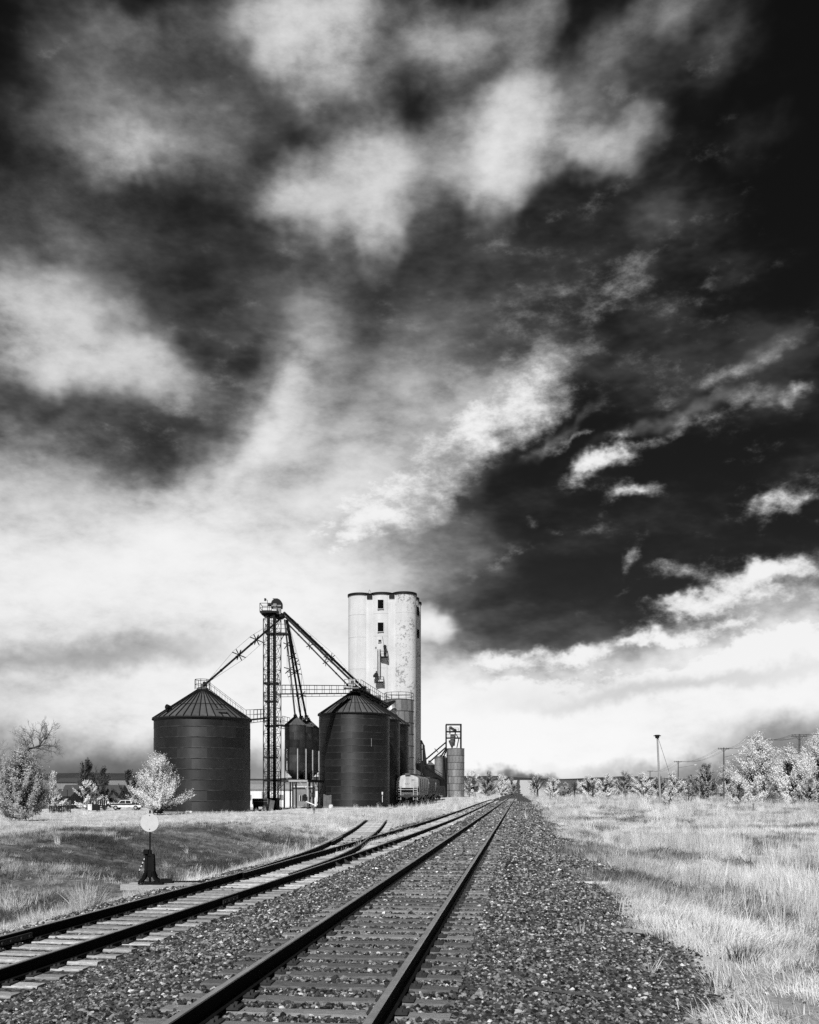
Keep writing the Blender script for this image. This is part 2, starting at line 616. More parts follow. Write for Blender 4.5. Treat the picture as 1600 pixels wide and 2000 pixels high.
mat('leaf_grey', .44, .3, .5, .7, patch=(.5, .25), transl=.12, spec=.15)
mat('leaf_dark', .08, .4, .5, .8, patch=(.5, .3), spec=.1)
mat('bark', .035, .4, 6, .95)
mat('twig', .10, .3, 2, .95)
mat('grass_pale', .70, .15, .6, .8, rnd=.22, patch=(.22, .26), transl=.22, spec=.1)
mat('grass_mid', .40, .2, .6, .8, rnd=.4, patch=(.3, .40), transl=.22, spec=.1)
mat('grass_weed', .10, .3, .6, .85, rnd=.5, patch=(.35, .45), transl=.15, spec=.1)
mat('wire', .02, .1, 1, .8)
mat('asphalt', .035, .3, 2, .9)

# ------------------------------------------------------------------ the lie of the land
def main_x(Y):
    return -1.077 + (np.asarray(Y, float) - 6.963) * TAN


def spacing(Y):
    return 3.8 + 1.45 * np.exp(-(np.maximum(np.asarray(Y, float), -20) - 11) / 35.0)


def siding_x(Y):
    return main_x(Y) - spacing(Y) / CT


_SPY = np.arange(20.0, 300.0, 1.0)
_SPD = np.interp(_SPY, [20, 24, 34, 43, 55, 69, 90, 110, 132, 150, 300], [0, 0, .45, 1.5, 2.9, 4.7, 7.3, 9.3, 10.6, 11.2, 11.8])
for _ in range(3):
    _SPD = np.convolve(np.pad(_SPD, 3, mode='edge'), np.ones(7) / 7, mode='valid')
_SPD[:4] = 0


def spur_x(Y):
    return siding_x(Y) - np.interp(Y, _SPY, _SPD)


def rise(Y):                      # the land climbs gently far away
    Y = np.asarray(Y, float)
    return 38.0 * sstep(420, 3200, Y) ** 1.3


TIE_TOP = 0.25


def siding_top(Y):
    return -0.19 + 0.28 * sstep(60, 170, Y)


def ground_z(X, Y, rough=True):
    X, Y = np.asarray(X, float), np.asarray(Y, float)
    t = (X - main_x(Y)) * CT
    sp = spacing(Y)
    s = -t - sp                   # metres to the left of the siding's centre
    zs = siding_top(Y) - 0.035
    # right side
    zr = np.where(t < 1.75, TIE_TOP - 0.035, TIE_TOP - 0.035 - (TIE_TOP - 0.035) * sstep(1.6, 4.4, t))
    zr = zr - 0.30 * sstep(4.4, 6.5, t) * (1 - sstep(9, 16, t)) * (1 - sstep(40, 90, Y))
    # left side
    a = np.clip((-t - 1.6) / np.maximum(sp - 1.55 - 1.6, 0.2), 0, 1)
    a = a * a * (3 - 2 * a)
    zl = (TIE_TOP - 0.035) * (1 - a) + zs * a
    near = 1 - sstep(45, 85, Y)
    ditch = -0.78 * near - 0.12 * (1 - near)
    bank = sstep(1.7, 4.2, s)
    zl2 = zs * (1 - bank) + ditch * bank
    edge = 5.0 + 1.6 * (fbm(X * .11, Y * .11, 5, 3) - .5) * 2
    up = sstep(edge, edge + 7.0 + 5.0 * sstep(12, 26, s), s)
    top = 0.26 * (1 - sstep(52, 76, Y))
    zl2 = zl2 * (1 - up) + top * up
    yard = sstep(88, 125, Y) * sstep(24, 34, s)
    zl2 = zl2 - 1.2 * yard
    z = np.where(t > 0, zr, np.where(s < 0, zl, zl2))
    if rough:
        off = np.clip(np.maximum(t - 4.2, s - 2.2), 0, 1)
        z = z + off * ((0.16 + .5 * sstep(4, 6, s) * (1 - sstep(14, 20, s)) * (1 - sstep(46, 60, Y))) * (fbm(X * .25, Y * .25, 31, 4) - .5) + 0.06 * (fbm(X * 1.3, Y * 1.3, 47, 3) - .5))
        far = sstep(120, 400, Y)
        z = z + far * 1.2 * (fbm(X * .01, Y * .01, 77, 3) - .5)
    return z + rise(Y)


def ballast_mask(X, Y):
    X, Y = np.asarray(X, float), np.asarray(Y, float)
    t = (X - main_x(Y)) * CT
    s = -t - spacing(Y)
    r = (4.05 - 1.9 * sstep(250, 700, Y)) + (.75 + 1.0 * sstep(10, 16, Y)) * (fbm(X * .5, Y * .35, 12, 4) - .5) * 2 + .5 * sstep(30, 120, Y)
    l = 2.05 + .8 * (fbm(X * .6, Y * .6, 13, 4) - .5) * 2
    m = (1 - sstep(r - .25, r + .25, t)) * (1 - sstep(l - .25, l + .25, s))
    # grass creeps over the siding further on
    cr = sstep(60, 110, Y) * sstep(.4, 1.2, s)
    return m * (1 - cr)


def sand_mask(X, Y):
    X, Y = np.asarray(X, float), np.asarray(Y, float)
    t = (X - main_x(Y)) * CT
    s = -t - spacing(Y)
    w = fbm(X * .35, Y * .35, 91, 4)
    a = sstep(3.9, 4.6, t) * (1 - sstep(6.6, 8.4, t + 2.4 * (w - .5))) * (1 - sstep(11.5, 15.5, Y + 7 * (w - .5)))
    b = sstep(1.9, 2.5, s) * (1 - sstep(3.2, 4.6, s)) * sstep(17, 22, Y) * (1 - sstep(50, 60, Y)) * sstep(.36, .5, w)
    return np.clip(a + b, 0, 1)


def build_ground():
    ys = np.concatenate([np.linspace(-60, 2, 16), np.arange(2.3, 36, .3), np.geomspace(36, 300, 110)[1:], np.geomspace(300, 9000, 46)[1:]])
    ts = np.concatenate([-np.geomspace(9000, 30, 40), np.arange(-29.6, 16, .36), np.geomspace(16.2, 9000, 46)])
    TT, YY = np.meshgrid(ts, ys)
    XX = main_x(YY) + TT / CT
    ZZ = ground_z(XX, YY)
    ZZ = ZZ - 0.0
    n_r, n_c = XX.shape
    verts = np.stack([XX, YY, ZZ], -1).reshape(-1, 3)
    idx = np.arange(n_r * n_c).reshape(n_r, n_c)
    q = np.stack([idx[:-1, :-1], idx[:-1, 1:], idx[1:, 1:], idx[1:, :-1]], -1).reshape(-1, 4)
    me = bpy.data.meshes.new('ground')
    me.from_pydata(verts.tolist(), [], q.tolist())
    me.polygons.foreach_set('use_smooth', [True] * len(me.polygons))
    X, Y = verts[:, 0], verts[:, 1]
    t = (X - main_x(Y)) * CT
    s = -t - spacing(Y)
    bal = ballast_mask(X, Y)
    sand = sand_mask(X, Y)
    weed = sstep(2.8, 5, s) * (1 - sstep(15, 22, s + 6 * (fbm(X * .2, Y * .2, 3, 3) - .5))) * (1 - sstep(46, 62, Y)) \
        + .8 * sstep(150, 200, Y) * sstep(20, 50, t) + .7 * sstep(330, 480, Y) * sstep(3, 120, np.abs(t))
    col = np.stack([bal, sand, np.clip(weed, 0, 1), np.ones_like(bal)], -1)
    ca = me.color_attributes.new('zones', 'FLOAT_COLOR', 'POINT')
    ca.data.foreach_set('color', col.reshape(-1).astype(np.float32))
    m = bpy.data.materials.new('field_and_ballast')
    m.use_nodes = True
    N, L = m.node_tree.nodes, m.node_tree.links
    bs = N['Principled BSDF']
    bs.inputs['Roughness'].default_value = .95
    bs.inputs['Specular IOR Level'].default_value = .1
    at_ = N.new('ShaderNodeAttribute')
    at_.attribute_name = 'zones'
    sep = N.new('ShaderNodeSeparateColor')
    L.new(at_.outputs['Color'], sep.inputs[0])
    g = N.new('ShaderNodeNewGeometry')

    def noise(sc, det=5, rg=.65):
        n = N.new('ShaderNodeTexNoise')
        n.inputs['Scale'].default_value = sc
        n.inputs['Detail'].default_value = det
        n.inputs['Roughness'].default_value = rg
        L.new(g.outputs['Position'], n.inputs['Vector'])
        return n.outputs[0]

    def rng(v, a, b, c, d):
        k = N.new('ShaderNodeMapRange')
        L.new(v, k.inputs['Value'])
        for nm, x in zip(('From Min', 'From Max', 'To Min', 'To Max'), (a, b, c, d)):
            k.inputs[nm].default_value = x
        return k.outputs[0]

    def mix(f, a, b):
        k = N.new('ShaderNodeMix')
        k.data_type = 'FLOAT'
        L.new(f, k.inputs[0])
        for inp, v in ((k.inputs[2], a), (k.inputs[3], b)):
            L.new(v, inp)
        return k.outputs[0]

    def mul(a, b):
        k = N.new('ShaderNodeMath')
        k.operation = 'MULTIPLY'
        L.new(a, k.inputs[0])
        L.new(b, k.inputs[1])
        return k.outputs[0]
    vor = N.new('ShaderNodeTexVoronoi')
    vor.inputs['Scale'].default_value = 17.0
    L.new(g.outputs['Position'], vor.inputs['Vector'])
    vs = N.new('ShaderNodeSeparateColor')
    L.new(vor.outputs['Color'], vs.inputs[0])
    stone = mul(rng(vs.outputs[0], 0, 1, .03, .21), rng(vor.outputs['Distance'], 0.2, .7, 1.0, .35))
    straw = mul(rng(noise(.35), .3, .7, .46, .74), rng(noise(9), .25, .75, .6, 1.3))
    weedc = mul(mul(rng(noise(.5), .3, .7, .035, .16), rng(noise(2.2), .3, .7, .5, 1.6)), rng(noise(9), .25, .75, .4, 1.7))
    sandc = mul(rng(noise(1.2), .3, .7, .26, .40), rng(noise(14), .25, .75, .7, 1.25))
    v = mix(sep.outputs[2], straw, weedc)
    v = mix(sep.outputs[1], v, sandc)
    v = mix(rng(sep.outputs[0], .35, .65, 0, 1), v, stone)
    cc = N.new('ShaderNodeCombineColor')
    for k in range(3):
        L.new(v, cc.inputs[k])
    L.new(cc.outputs[0], bs.inputs['Base Color'])
    b = N.new('ShaderNodeBump')
    b.inputs['Strength'].default_value = .7
    b.inputs['Distance'].default_value = .04
    L.new(noise(11, 6), b.inputs['Height'])
    L.new(b.outputs[0], bs.inputs['Normal'])
    me.materials.append(m)
    o = link('ground', me)
    tag(o, kind='structure')
    return o


build_ground()


def build_hills():
    """low ridges along the horizon"""
    for nm, Y0, amp, base, tone, seed, band in (('hill', 5200, 45, 72, 'hill_dark', 3, 0), ('hill', 3900, 16, 44, 'hill_pale', 8, 1)):
        xs = np.linspace(-4200, 4200, 220)
        rows = []
        prof = base + amp * (fbm(xs * .0011, xs * 0 + seed, seed, 4) - .35) * 1.6
        for dy, k in ((-700, 0.0), (-350, .62), (0, 1.0), (600, .7), (1400, .1)):
            rows.append(np.stack([xs, np.full_like(xs, Y0 + dy), np.maximum(prof * k, -5) + CZ - 4], -1))
        V = np.concatenate(rows)
        n = len(xs)
        fs = [(r * n + k, r * n + k + 1, (r + 1) * n + k + 1, (r + 1) * n + k) for r in range(4) for k in range(n - 1)]
        me = bpy.data.meshes.new(nm)
        me.from_pydata(V.tolist(), [], fs)
        me.polygons.foreach_set('use_smooth', [True] * len(me.polygons))
        me.materials.append(mat(tone, .035 if band == 0 else .075, .3, .004, .95, world=True, stretch=(.3, 1, 1), patch=(.006, .5)))
        tag(link(nm, me), kind='structure')


build_hills()


# ------------------------------------------------------------------ railway tracks
RAIL_H = .178
RAIL_PROF = [(-.07, 0), (.07, 0), (.07, .012), (.012, .03), (.010, .128), (.036, .142), (.036, .170), (.028, .178), (-.028, .178), (-.036, .170), (-.036, .142), (-.010, .128), (-.012, .03), (-.07, .012)]


def sweep_rail(name, path, parent, label=None):
    """path: list of (x, y, z of the rail foot)"""
    P = [Vector(p) for p in path]
    b = MB()
    n = len(RAIL_PROF)
    vs = []
    for i, p in enumerate(P):
        d = (P[min(i + 1, len(P) - 1)] - P[max(i - 1, 0)])
        d.z = 0
        d.normalize()
        s = Vector((d.y, -d.x, 0))
        for (u, w) in RAIL_PROF:
            vs.append(p + s * u + Vector((0, 0, w)))
    o = len(b.v)
    b.v += [tuple(v) for v in vs]
    for i in range(len(P) - 1):
        for k in range(n):
            k2 = (k + 1) % n
            b.f.append((i * n + k, i * n + k2, (i + 1) * n + k2, (i + 1) * n + k))
            b.m.append(1 if k in (6, 7, 8) else 0)
    b.f.append(tuple(range(n)))
    b.m.append(0)
    b.f.append(tuple(range((len(P)) * n - 1, (len(P) - 1) * n - 1, -1)))
    b.m.append(0)
    r = b.build(name, [MATS['rail_side'], MATS['rail_top']], parent, smooth=False)
    return r


def offs_path(fx, off, y0, y1, fz, step=2.0):
    ys = np.arange(y0, y1 + .01, step)
    xs = fx(ys)
    dx = (fx(ys + .5) - fx(ys - .5))
    L_ = np.sqrt(dx * dx + 1)
    zs = fz(ys)
    return [(xs[i] + off / L_[i], ys[i] - off * dx[i] / L_[i], zs[i]) for i in range(len(ys))]


def tie_mesh(name, length, matname, seed, w=.225, h=.17):
    rg = np.random.default_rng(seed)
    b = MB()
    nx = 7
    vs = []
    for i in range(nx):
        x = -length / 2 + length * i / (nx - 1)
        e = rg.normal(0, .007, 6)
        ww = w / 2
        ring = [(-ww + e[0], -h), (-ww + e[1], -.022 + e[5] * .5), (-ww + .02, 0 + e[2] * .5), (ww - .02, 0 + e[3] * .5), (ww + e[4], -.022), (ww, -h)]
        vs += [(x, y, z) for y, z in ring]
    fs = []
    for i in range(nx - 1):
        for k in range(6):
            k2 = (k + 1) % 6
            fs.append((i * 6 + k, i * 6 + k2, (i + 1) * 6 + k2, (i + 1) * 6 + k))
    fs += [tuple(range(5, -1, -1)), tuple(range((nx - 1) * 6, nx * 6))]
    b.add(vs, fs)
    me = b.mesh(name, MATS[matname])
    return me


def plate_mesh():
    b = MB()
    b.box((0, 0, .006), (.36, .19, .016))
    for sx in (-.115, .115):
        for sy in (-.055, .055):
            b.box((sx, sy, .024), (.032, .034, .03))
    return b.mesh('tie_plate', MATS['plate'])


PLATE = plate_mesh()


def lay_ties(parent, fx, fz, y0, y1, y_single, step, meshes, plates_to, heading, gauge=.7525, yaw_jit=.012, skip=None, wide=None):
    """ties one by one as far as they can be told apart, then one joined run"""
    base = wloc(parent)
    y = y0
    far = MB()
    k = 0
    while y < y1:
        jit = float(RNG.normal(0, .018))
        yy = y + jit
        x, z = float(fx(yy)), float(fz(yy))
        h = heading(yy)
        if y < y_single:
            me = meshes[int(RNG.integers(len(meshes)))]
            dz = float(RNG.normal(0, .006))
            o = link('tie', me, parent, Vector((x, yy, z + dz)) - base, -h + float(RNG.normal(0, yaw_jit)))
            sx = 1.0
            if wide is not None:
                ext, shift = wide(yy)
                sx = ext
                o.scale = (ext, 1, 1)
                o.location.x -= shift
            if y < plates_to:
                for sgn in (-1, 1):
                    link('tie_plate', PLATE, parent, Vector((x + sgn * gauge * math.cos(h), yy - sgn * gauge * math.sin(h), z + .004)) - base, -h)
        else:
            far.box((x, yy, z - .08), (2.6 * (wide(yy)[0] if wide else 1), .23, .16), rotz(-h))
        y += step * CT * (1 + float(RNG.normal(0, .02)))
        k += 1
    if far.v:
        o = far.build('distant_ties', meshes[0].materials[0], parent)
        tag(o, kind='stuff')


const_h = lambda y: TH
main = thing('railway_track', 'straight main railway track with dark ties in the middle of the gravel', 'railway track', (float(main_x(0)), 0, TIE_TOP), 'railway tracks')
MT = lambda Y: TIE_TOP + rise(Y)
for sgn in (-1, 1):
    pth = offs_path(main_x, sgn * .7525, -12, 420, lambda y: MT(y) + .014, 12.0)
    pth += offs_path(main_x, sgn * .7525, 440, 2600, lambda y: MT(y) + .03, 40.0)
    sweep_rail('rail', pth, main)
dark_ties = [tie_mesh('tie', 2.6, 'tie_dark', 100 + k) for k in range(5)]
lay_ties(main, main_x, MT, -6, 330, 66, .53, dark_ties, 30, const_h)

siding = thing('railway_track', 'lower siding track with weathered pale ties passing the switch stand', 'railway track', (float(siding_x(0)), 0, -.2), 'railway tracks')
Y_PT = 24.6
SZ = lambda Y: siding_top(Y) + .014
sid_h = lambda y: math.atan(float(siding_x(y + .5) - siding_x(y - .5)))
sweep_rail('rail', offs_path(siding_x, .7525, -8, 215, SZ, 3.0), siding)
# straight switch point runs tapered against the stock rail
ys = np.concatenate([np.arange(Y_PT, 33, .6), np.arange(33, 216, 3.0)])
pth = []
for y in ys:
    in_ = .085 * (1 - sstep(Y_PT - 2, 33, y)) * 0 + .075
    g = float(-.7525 + .075 * (1 - sstep(Y_PT, 31, y)))
    dx = float(siding_x(y + .5) - siding_x(y - .5))
    Ln = math.hypot(dx, 1)
    pth.append((float(siding_x(y)) + g / Ln, y - g * dx / Ln, float(SZ(y))))
sweep_rail('switch_rail', pth, siding)
pale_ties = [tie_mesh('tie', 2.55, 'tie_pale', 200 + k) for k in range(5)]


def switch_wide(y):
    d = float(np.interp(y, _SPY, _SPD))
    if y < 20.5 or y > 62:
        return 1.0, 0.0
    if y < 44:
        return 1.06 + d / 2.55, d / 2
    return 1.0, 0.0


lay_ties(siding, siding_x, siding_top, -6, 200, 74, .52, pale_ties, 26, sid_h, yaw_jit=.02, wide=switch_wide)
jb = MB()
for (yj, sg, o_) in ((10.6, 1, .045), (14.2, -1, .045), (19.4, 1, .045)):
    x = float(siding_x(yj)) + sg * .7525 + o_
    z = float(siding_top(yj)) + .014
    jb2 = MB()
    jb2.box((x, yj, z + .078), (.03, .92, .085), rotz(-sid_h(yj)))
    for q in (-.36, -.14, .14, .36):
        jb2.box((x + .018 + q * math.sin(sid_h(yj)), yj + q, z + .078), (.03, .035, .03), rotz(-sid_h(yj)))
    jb2.build('joint_bar', MATS['plate'], siding)
for yb in np.arange(29.0, 41, 1.25):       # rail braces and heel blocks along the turnout
    b = MB()
    x = float(siding_x(yb)) + .7525 + .10
    b.prism([(x, yb - .06, float(siding_top(yb)) + .01), (x + .20, yb - .06, float(siding_top(yb)) + .01), (x - .03, yb - .06, float(siding_top(yb)) + .15)], (0, .12, 0))
    b.build('rail_brace', MATS['plate'], siding)

spur = thing('railway_track', 'spur track curving left off the siding into pale grass', 'railway track', (float(spur_x(40)), 40, -.2), 'railway tracks')


def spur_top(Y):
    return siding_top(Y) + .10 * sstep(48, 75, Y) + .05 * sstep(75, 120, Y)


spur_h = lambda y: math.atan(float(spur_x(y + .5) - spur_x(y - .5)))
SPZ = lambda Y: spur_top(Y) + .014 - .26 * sstep(66, 74, Y) * (1 - sstep(122, 128, Y))
sweep_rail('rail', offs_path(siding_x, -.7525, -8, Y_PT + 2, SZ, 2.0)[:-1] + offs_path(spur_x, -.7525, Y_PT + 2, 205, SPZ, 1.5), spur)
pth = []
for y in np.concatenate([np.arange(Y_PT, 80, .8), np.arange(80, 205, 3)]):
    g = float(.7525 - .075 * (1 - sstep(Y_PT, 31, y)))
    dx = float(spur_x(y + .5) - spur_x(y - .5))
    Ln = math.hypot(dx, 1)
    pth.append((float(spur_x(y)) + g / Ln, y - g * dx / Ln, float(SPZ(y))))
sweep_rail('switch_rail', pth, spur)
for nm, fx, sg, y0, y1 in (('guard_rail', siding_x, .64, 40, 45), ('guard_rail', spur_x, -.64, 40, 45)):
    sweep_rail(nm, offs_path(fx, sg, y0, y1, SZ, 1.0), spur)
lay_ties(spur, spur_x, spur_top, 45, 69, 72, .53, pale_ties, 0, spur_h, yaw_jit=.03)


# ------------------------------------------------------------------ scattering (gravel and grass: what nobody could count)
def scatter(name, pts, rot, scl, idx, meshes):
    src = bpy.data.collections.new(name + '_kinds')
    for k, me in enumerate(meshes):
        src.objects.link(bpy.data.objects.new('%s_kind_%02d' % (name, k), me))
    me = bpy.data.meshes.new(name)
    me.vertices.add(len(pts))
    me.vertices.foreach_set('co', np.asarray(pts, np.float32).reshape(-1))
    for nm, tp, key, arr in (('turn', 'FLOAT_VECTOR', 'vector', rot), ('size', 'FLOAT_VECTOR', 'vector', scl), ('pick', 'INT', 'value', idx)):
        a = me.attributes.new(nm, tp, 'POINT')
        a.data.foreach_set(key, np.asarray(arr, np.int32 if tp == 'INT' else np.float32).reshape(-1))
    o = link(name, me)
    ng = bpy.data.node_groups.new(name + '_scatter', 'GeometryNodeTree')
    ng.interface.new_socket('Geometry', in_out='INPUT', socket_type='NodeSocketGeometry')
    ng.interface.new_socket('Geometry', in_out='OUTPUT', socket_type='NodeSocketGeometry')
    N, L = ng.nodes, ng.links
    gi, go = N.new('NodeGroupInput'), N.new('NodeGroupOutput')
    ip = N.new('GeometryNodeInstanceOnPoints')
    ci = N.new('GeometryNodeCollectionInfo')
    ci.inputs['Collection'].default_value = src
    ci.inputs['Separate Children'].default_value = True
    ci.inputs['Reset Children'].default_value = True
    L.new(gi.outputs[0], ip.inputs['Points'])
    L.new(ci.outputs[0], ip.inputs['Instance'])
    ip.inputs['Pick Instance'].default_value = True
    for nm, dt, sk in (('turn', 'FLOAT_VECTOR', 'Rotation'), ('size', 'FLOAT_VECTOR', 'Scale'), ('pick', 'INT', 'Instance Index')):
        na = N.new('GeometryNodeInputNamedAttribute')
        na.data_type = dt
        na.inputs['Name'].default_value = nm
        src_out = [s for s in na.outputs if s.enabled and s.name == 'Attribute'][0]
        if sk == 'Rotation':
            er = N.new('FunctionNodeEulerToRotation')
            L.new(src_out, er.inputs[0])
            src_out = er.outputs[0]
        L.new(src_out, ip.inputs[sk])
    L.new(ip.outputs[0], go.inputs[0])
    md = o.modifiers.new('scatter', 'NODES')
    md.node_group = ng
    return o


def rock_meshes():
    out = []
    for k in range(12):
        rg = np.random.default_rng(400 + k)
        bm = bmesh.new()
        for _ in range(13):
            p = rg.normal(0, 1, 3)
            p /= np.linalg.norm(p)
            p *= np.array([1, rg.uniform(.65, .95), rg.uniform(.5, .8)]) * rg.uniform(.8, 1.05)
            bm.verts.new(p)
        r = bmesh.ops.convex_hull(bm, input=bm.verts)
        bmesh.ops.delete(bm, geom=list({v for v in bm.verts if not v.link_faces}), context='VERTS')
        me = bpy.data.meshes.new('stone')
        bm.to_mesh(me)
        bm.free()
        me.materials.append(MATS['rock_pale'] if k == 11 else MATS['rock_mid'] if k > 6 else MATS['rock'])
        out.append(me)
    return out


def in_view(X, Y, m=3.0):
    return (np.abs(X) < Y * .4445 + m)


def tie_free(X, Y):
    """False on top of the ties (they were laid every half metre; a stone lies on them now and then)"""
    return np.ones_like(X, bool)


def gravel():
    P, S = [], []
    for (y0, y1, dens, r0, r1) in ((6.6, 13, 800, .018, .032), (13, 22, 480, .022, .038), (22, 40, 210, .032, .05), (40, 90, 70, .05, .075), (90, 170, 14, .08, .12)):
        x0 = main_x(y0) - 9
        A = 15.5 * (y1 - y0)
        n = int(A * dens)
        Y = RNG.uniform(y0, y1, n)
        t = RNG.uniform(-9.5, 6.0, n)
        X = main_x(Y) + t / CT
        s = -t - spacing(Y)
        bm_ = ballast_mask(X, Y)
        keep = in_view(X, Y) & (RNG.random(n) < np.clip(bm_ * 1.05 + .02, 0, 1))
        # few stones lie on the ties and none on the rails
        on_main = (np.abs(t) < 1.3)
        frac = (tie_phase(Y, t))
        keep &= ~(on_main & frac & (RNG.random(n) < .96))
        keep &= ~((np.abs(np.abs(t) - .7525) < .085))
        ons = (np.abs(s) < 1.25) & (Y < 80)
        keep &= ~(ons & (RNG.random(n) < np.where(Y < 20.5, .55, .8)))
        keep &= ~((np.abs(np.abs(s) - .7525) < .09))
        X, Y, t, s = X[keep], Y[keep], t[keep], s[keep]
        r = RNG.uniform(r0, r1, len(X)) * np.exp(RNG.normal(0, .22, len(X)))
        z = ground_z(X, Y) - .005 + r * .25 * RNG.random(len(X))
        crib = (np.abs(t) < 1.3)
        z = np.where(crib, z + .012, z)
        z = np.where(np.abs(s) < 1.25, z - .012, z)
        P.append(np.stack([X, Y, z], -1))
        S.append(r)
    P = np.concatenate(P)
    S = np.concatenate(S)
    n = len(P)
    rot = RNG.uniform(0, 6.28, (n, 3))
    rot[:, :2] = RNG.normal(0, .5, (n, 2))
    scl = S[:, None] * RNG.uniform(.85, 1.15, (n, 3))
    idx = RNG.integers(0, 11, n)
    idx[RNG.random(n) < .045] = 11
    o = scatter('ballast_gravel', P, rot, scl, idx, rock_meshes())
    tag(o, 'loose crushed grey stone of the track bed', 'gravel', kind='stuff')
    return n


TIE_YS = []


def tie_phase(Y, t):
    """True where a point lies on a tie of the main track"""
    ys = np.array(sorted(TIE_YS))
    yc = Y + t * ST                      # project along the tie onto the centre line
    k = np.clip(np.searchsorted(ys, yc), 1, len(ys) - 1)
    d = np.minimum(np.abs(yc - ys[k]), np.abs(yc - ys[k - 1]))
    return d < .12


for _o in main.children:
    if _o.name.split('.')[0] == 'tie':
        TIE_YS.append(_o.location.y + wloc(main).y)
TIE_YS += list(np.arange(66.5, 120, .5))
print('stones', gravel())

# ------------------------------------------------------------------ grain bins
def railing(b, pts, h=1.05, r=.028, mid=True, posts=True, closed=False):
    P = [Vector(p) for p in pts]
    if closed:
        P = P + [P[0]]
    up = Vector((0, 0, h))
    for p, q in zip(P[:-1], P[1:]):
        b.bar(p + up, q + up, r * 2)
        if mid:
            b.bar(p + up * .5, q + up * .5, r * 1.6)
    if posts:
        for p in P[:-1] if closed else P:
            b.bar(p, p + up, r * 2)


def circle_pts(c, r, n, z, a0=0.0, a1=2 * math.pi):
    return [Vector((c[0] + r * math.cos(a0 + (a1 - a0) * k / n), c[1] + r * math.sin(a0 + (a1 - a0) * k / n), z)) for k in range(n + (0 if a1 - a0 > 6.2 else 1))]


def wall_sheets(root, R, z0, z1, rings, n_sheet, m, name='wall_sheet', stagger=.5, lap=.012, seg=6):
    """curved steel sheets, ring upon ring, every second one a little proud"""
    h = (z1 - z0) / rings
    meshes = []
    for v in range(2):
        b = MB()
        aw = 2 * math.pi / n_sheet
        b.lathe((0, 0, 0), [(R + lap * v, -.012), (R + lap * v, h + .012)], seg, -aw / 2 - .004, aw / 2 + .004, close=False)
        meshes.append(b.mesh(name, m, smooth=True))
    for i in range(rings):
        for k in range(n_sheet):
            a = 2 * math.pi * (k + stagger * (i % 2)) / n_sheet
            link(name, meshes[(k + i) % 2], root, (0, 0, z0 + i * h), a)


def roof_panels(root, R, ze, rc, zp, n, m, rib=.085, name='roof_panel'):
    b = MB()
    aw = math.pi / n
    Ro, dz = R + .16, -.10

    def pt(r, a, z):
        return (r * math.cos(a), r * math.sin(a), z)
    vs, fs = [], []
    for (r, z) in ((Ro, ze + dz), ((Ro + rc) * .5, (ze + dz + zp) * .5), (rc, zp)):
        vs += [pt(r, -aw, z), pt(r, aw, z)]
    fs = [(0, 1, 3, 2), (2, 3, 5, 4)]
    b.add(vs, fs)
    # standing rib on one edge, its dark colour painting the shadow line beside it
    b.mi = 1
    for (ra, za, rb, zb) in ((Ro, ze + dz, rc, zp),):
        b.bar(pt(ra, aw, za + rib * .5), pt(rb, aw, zb + rib * .5), rib, rib * 1.4)
    b.mi = 0
    b.add([pt(Ro, -aw, ze + dz), pt(Ro, aw, ze + dz), pt(Ro, aw, ze + dz - .09), pt(Ro, -aw, ze + dz - .09)], [(3, 2, 1, 0)])
    me = b.mesh(name, [m, MATS['steel_dark']])
    for k in range(n):
        link(name, me, root, (0, 0, 0), 2 * math.pi * (k + .5) / n)


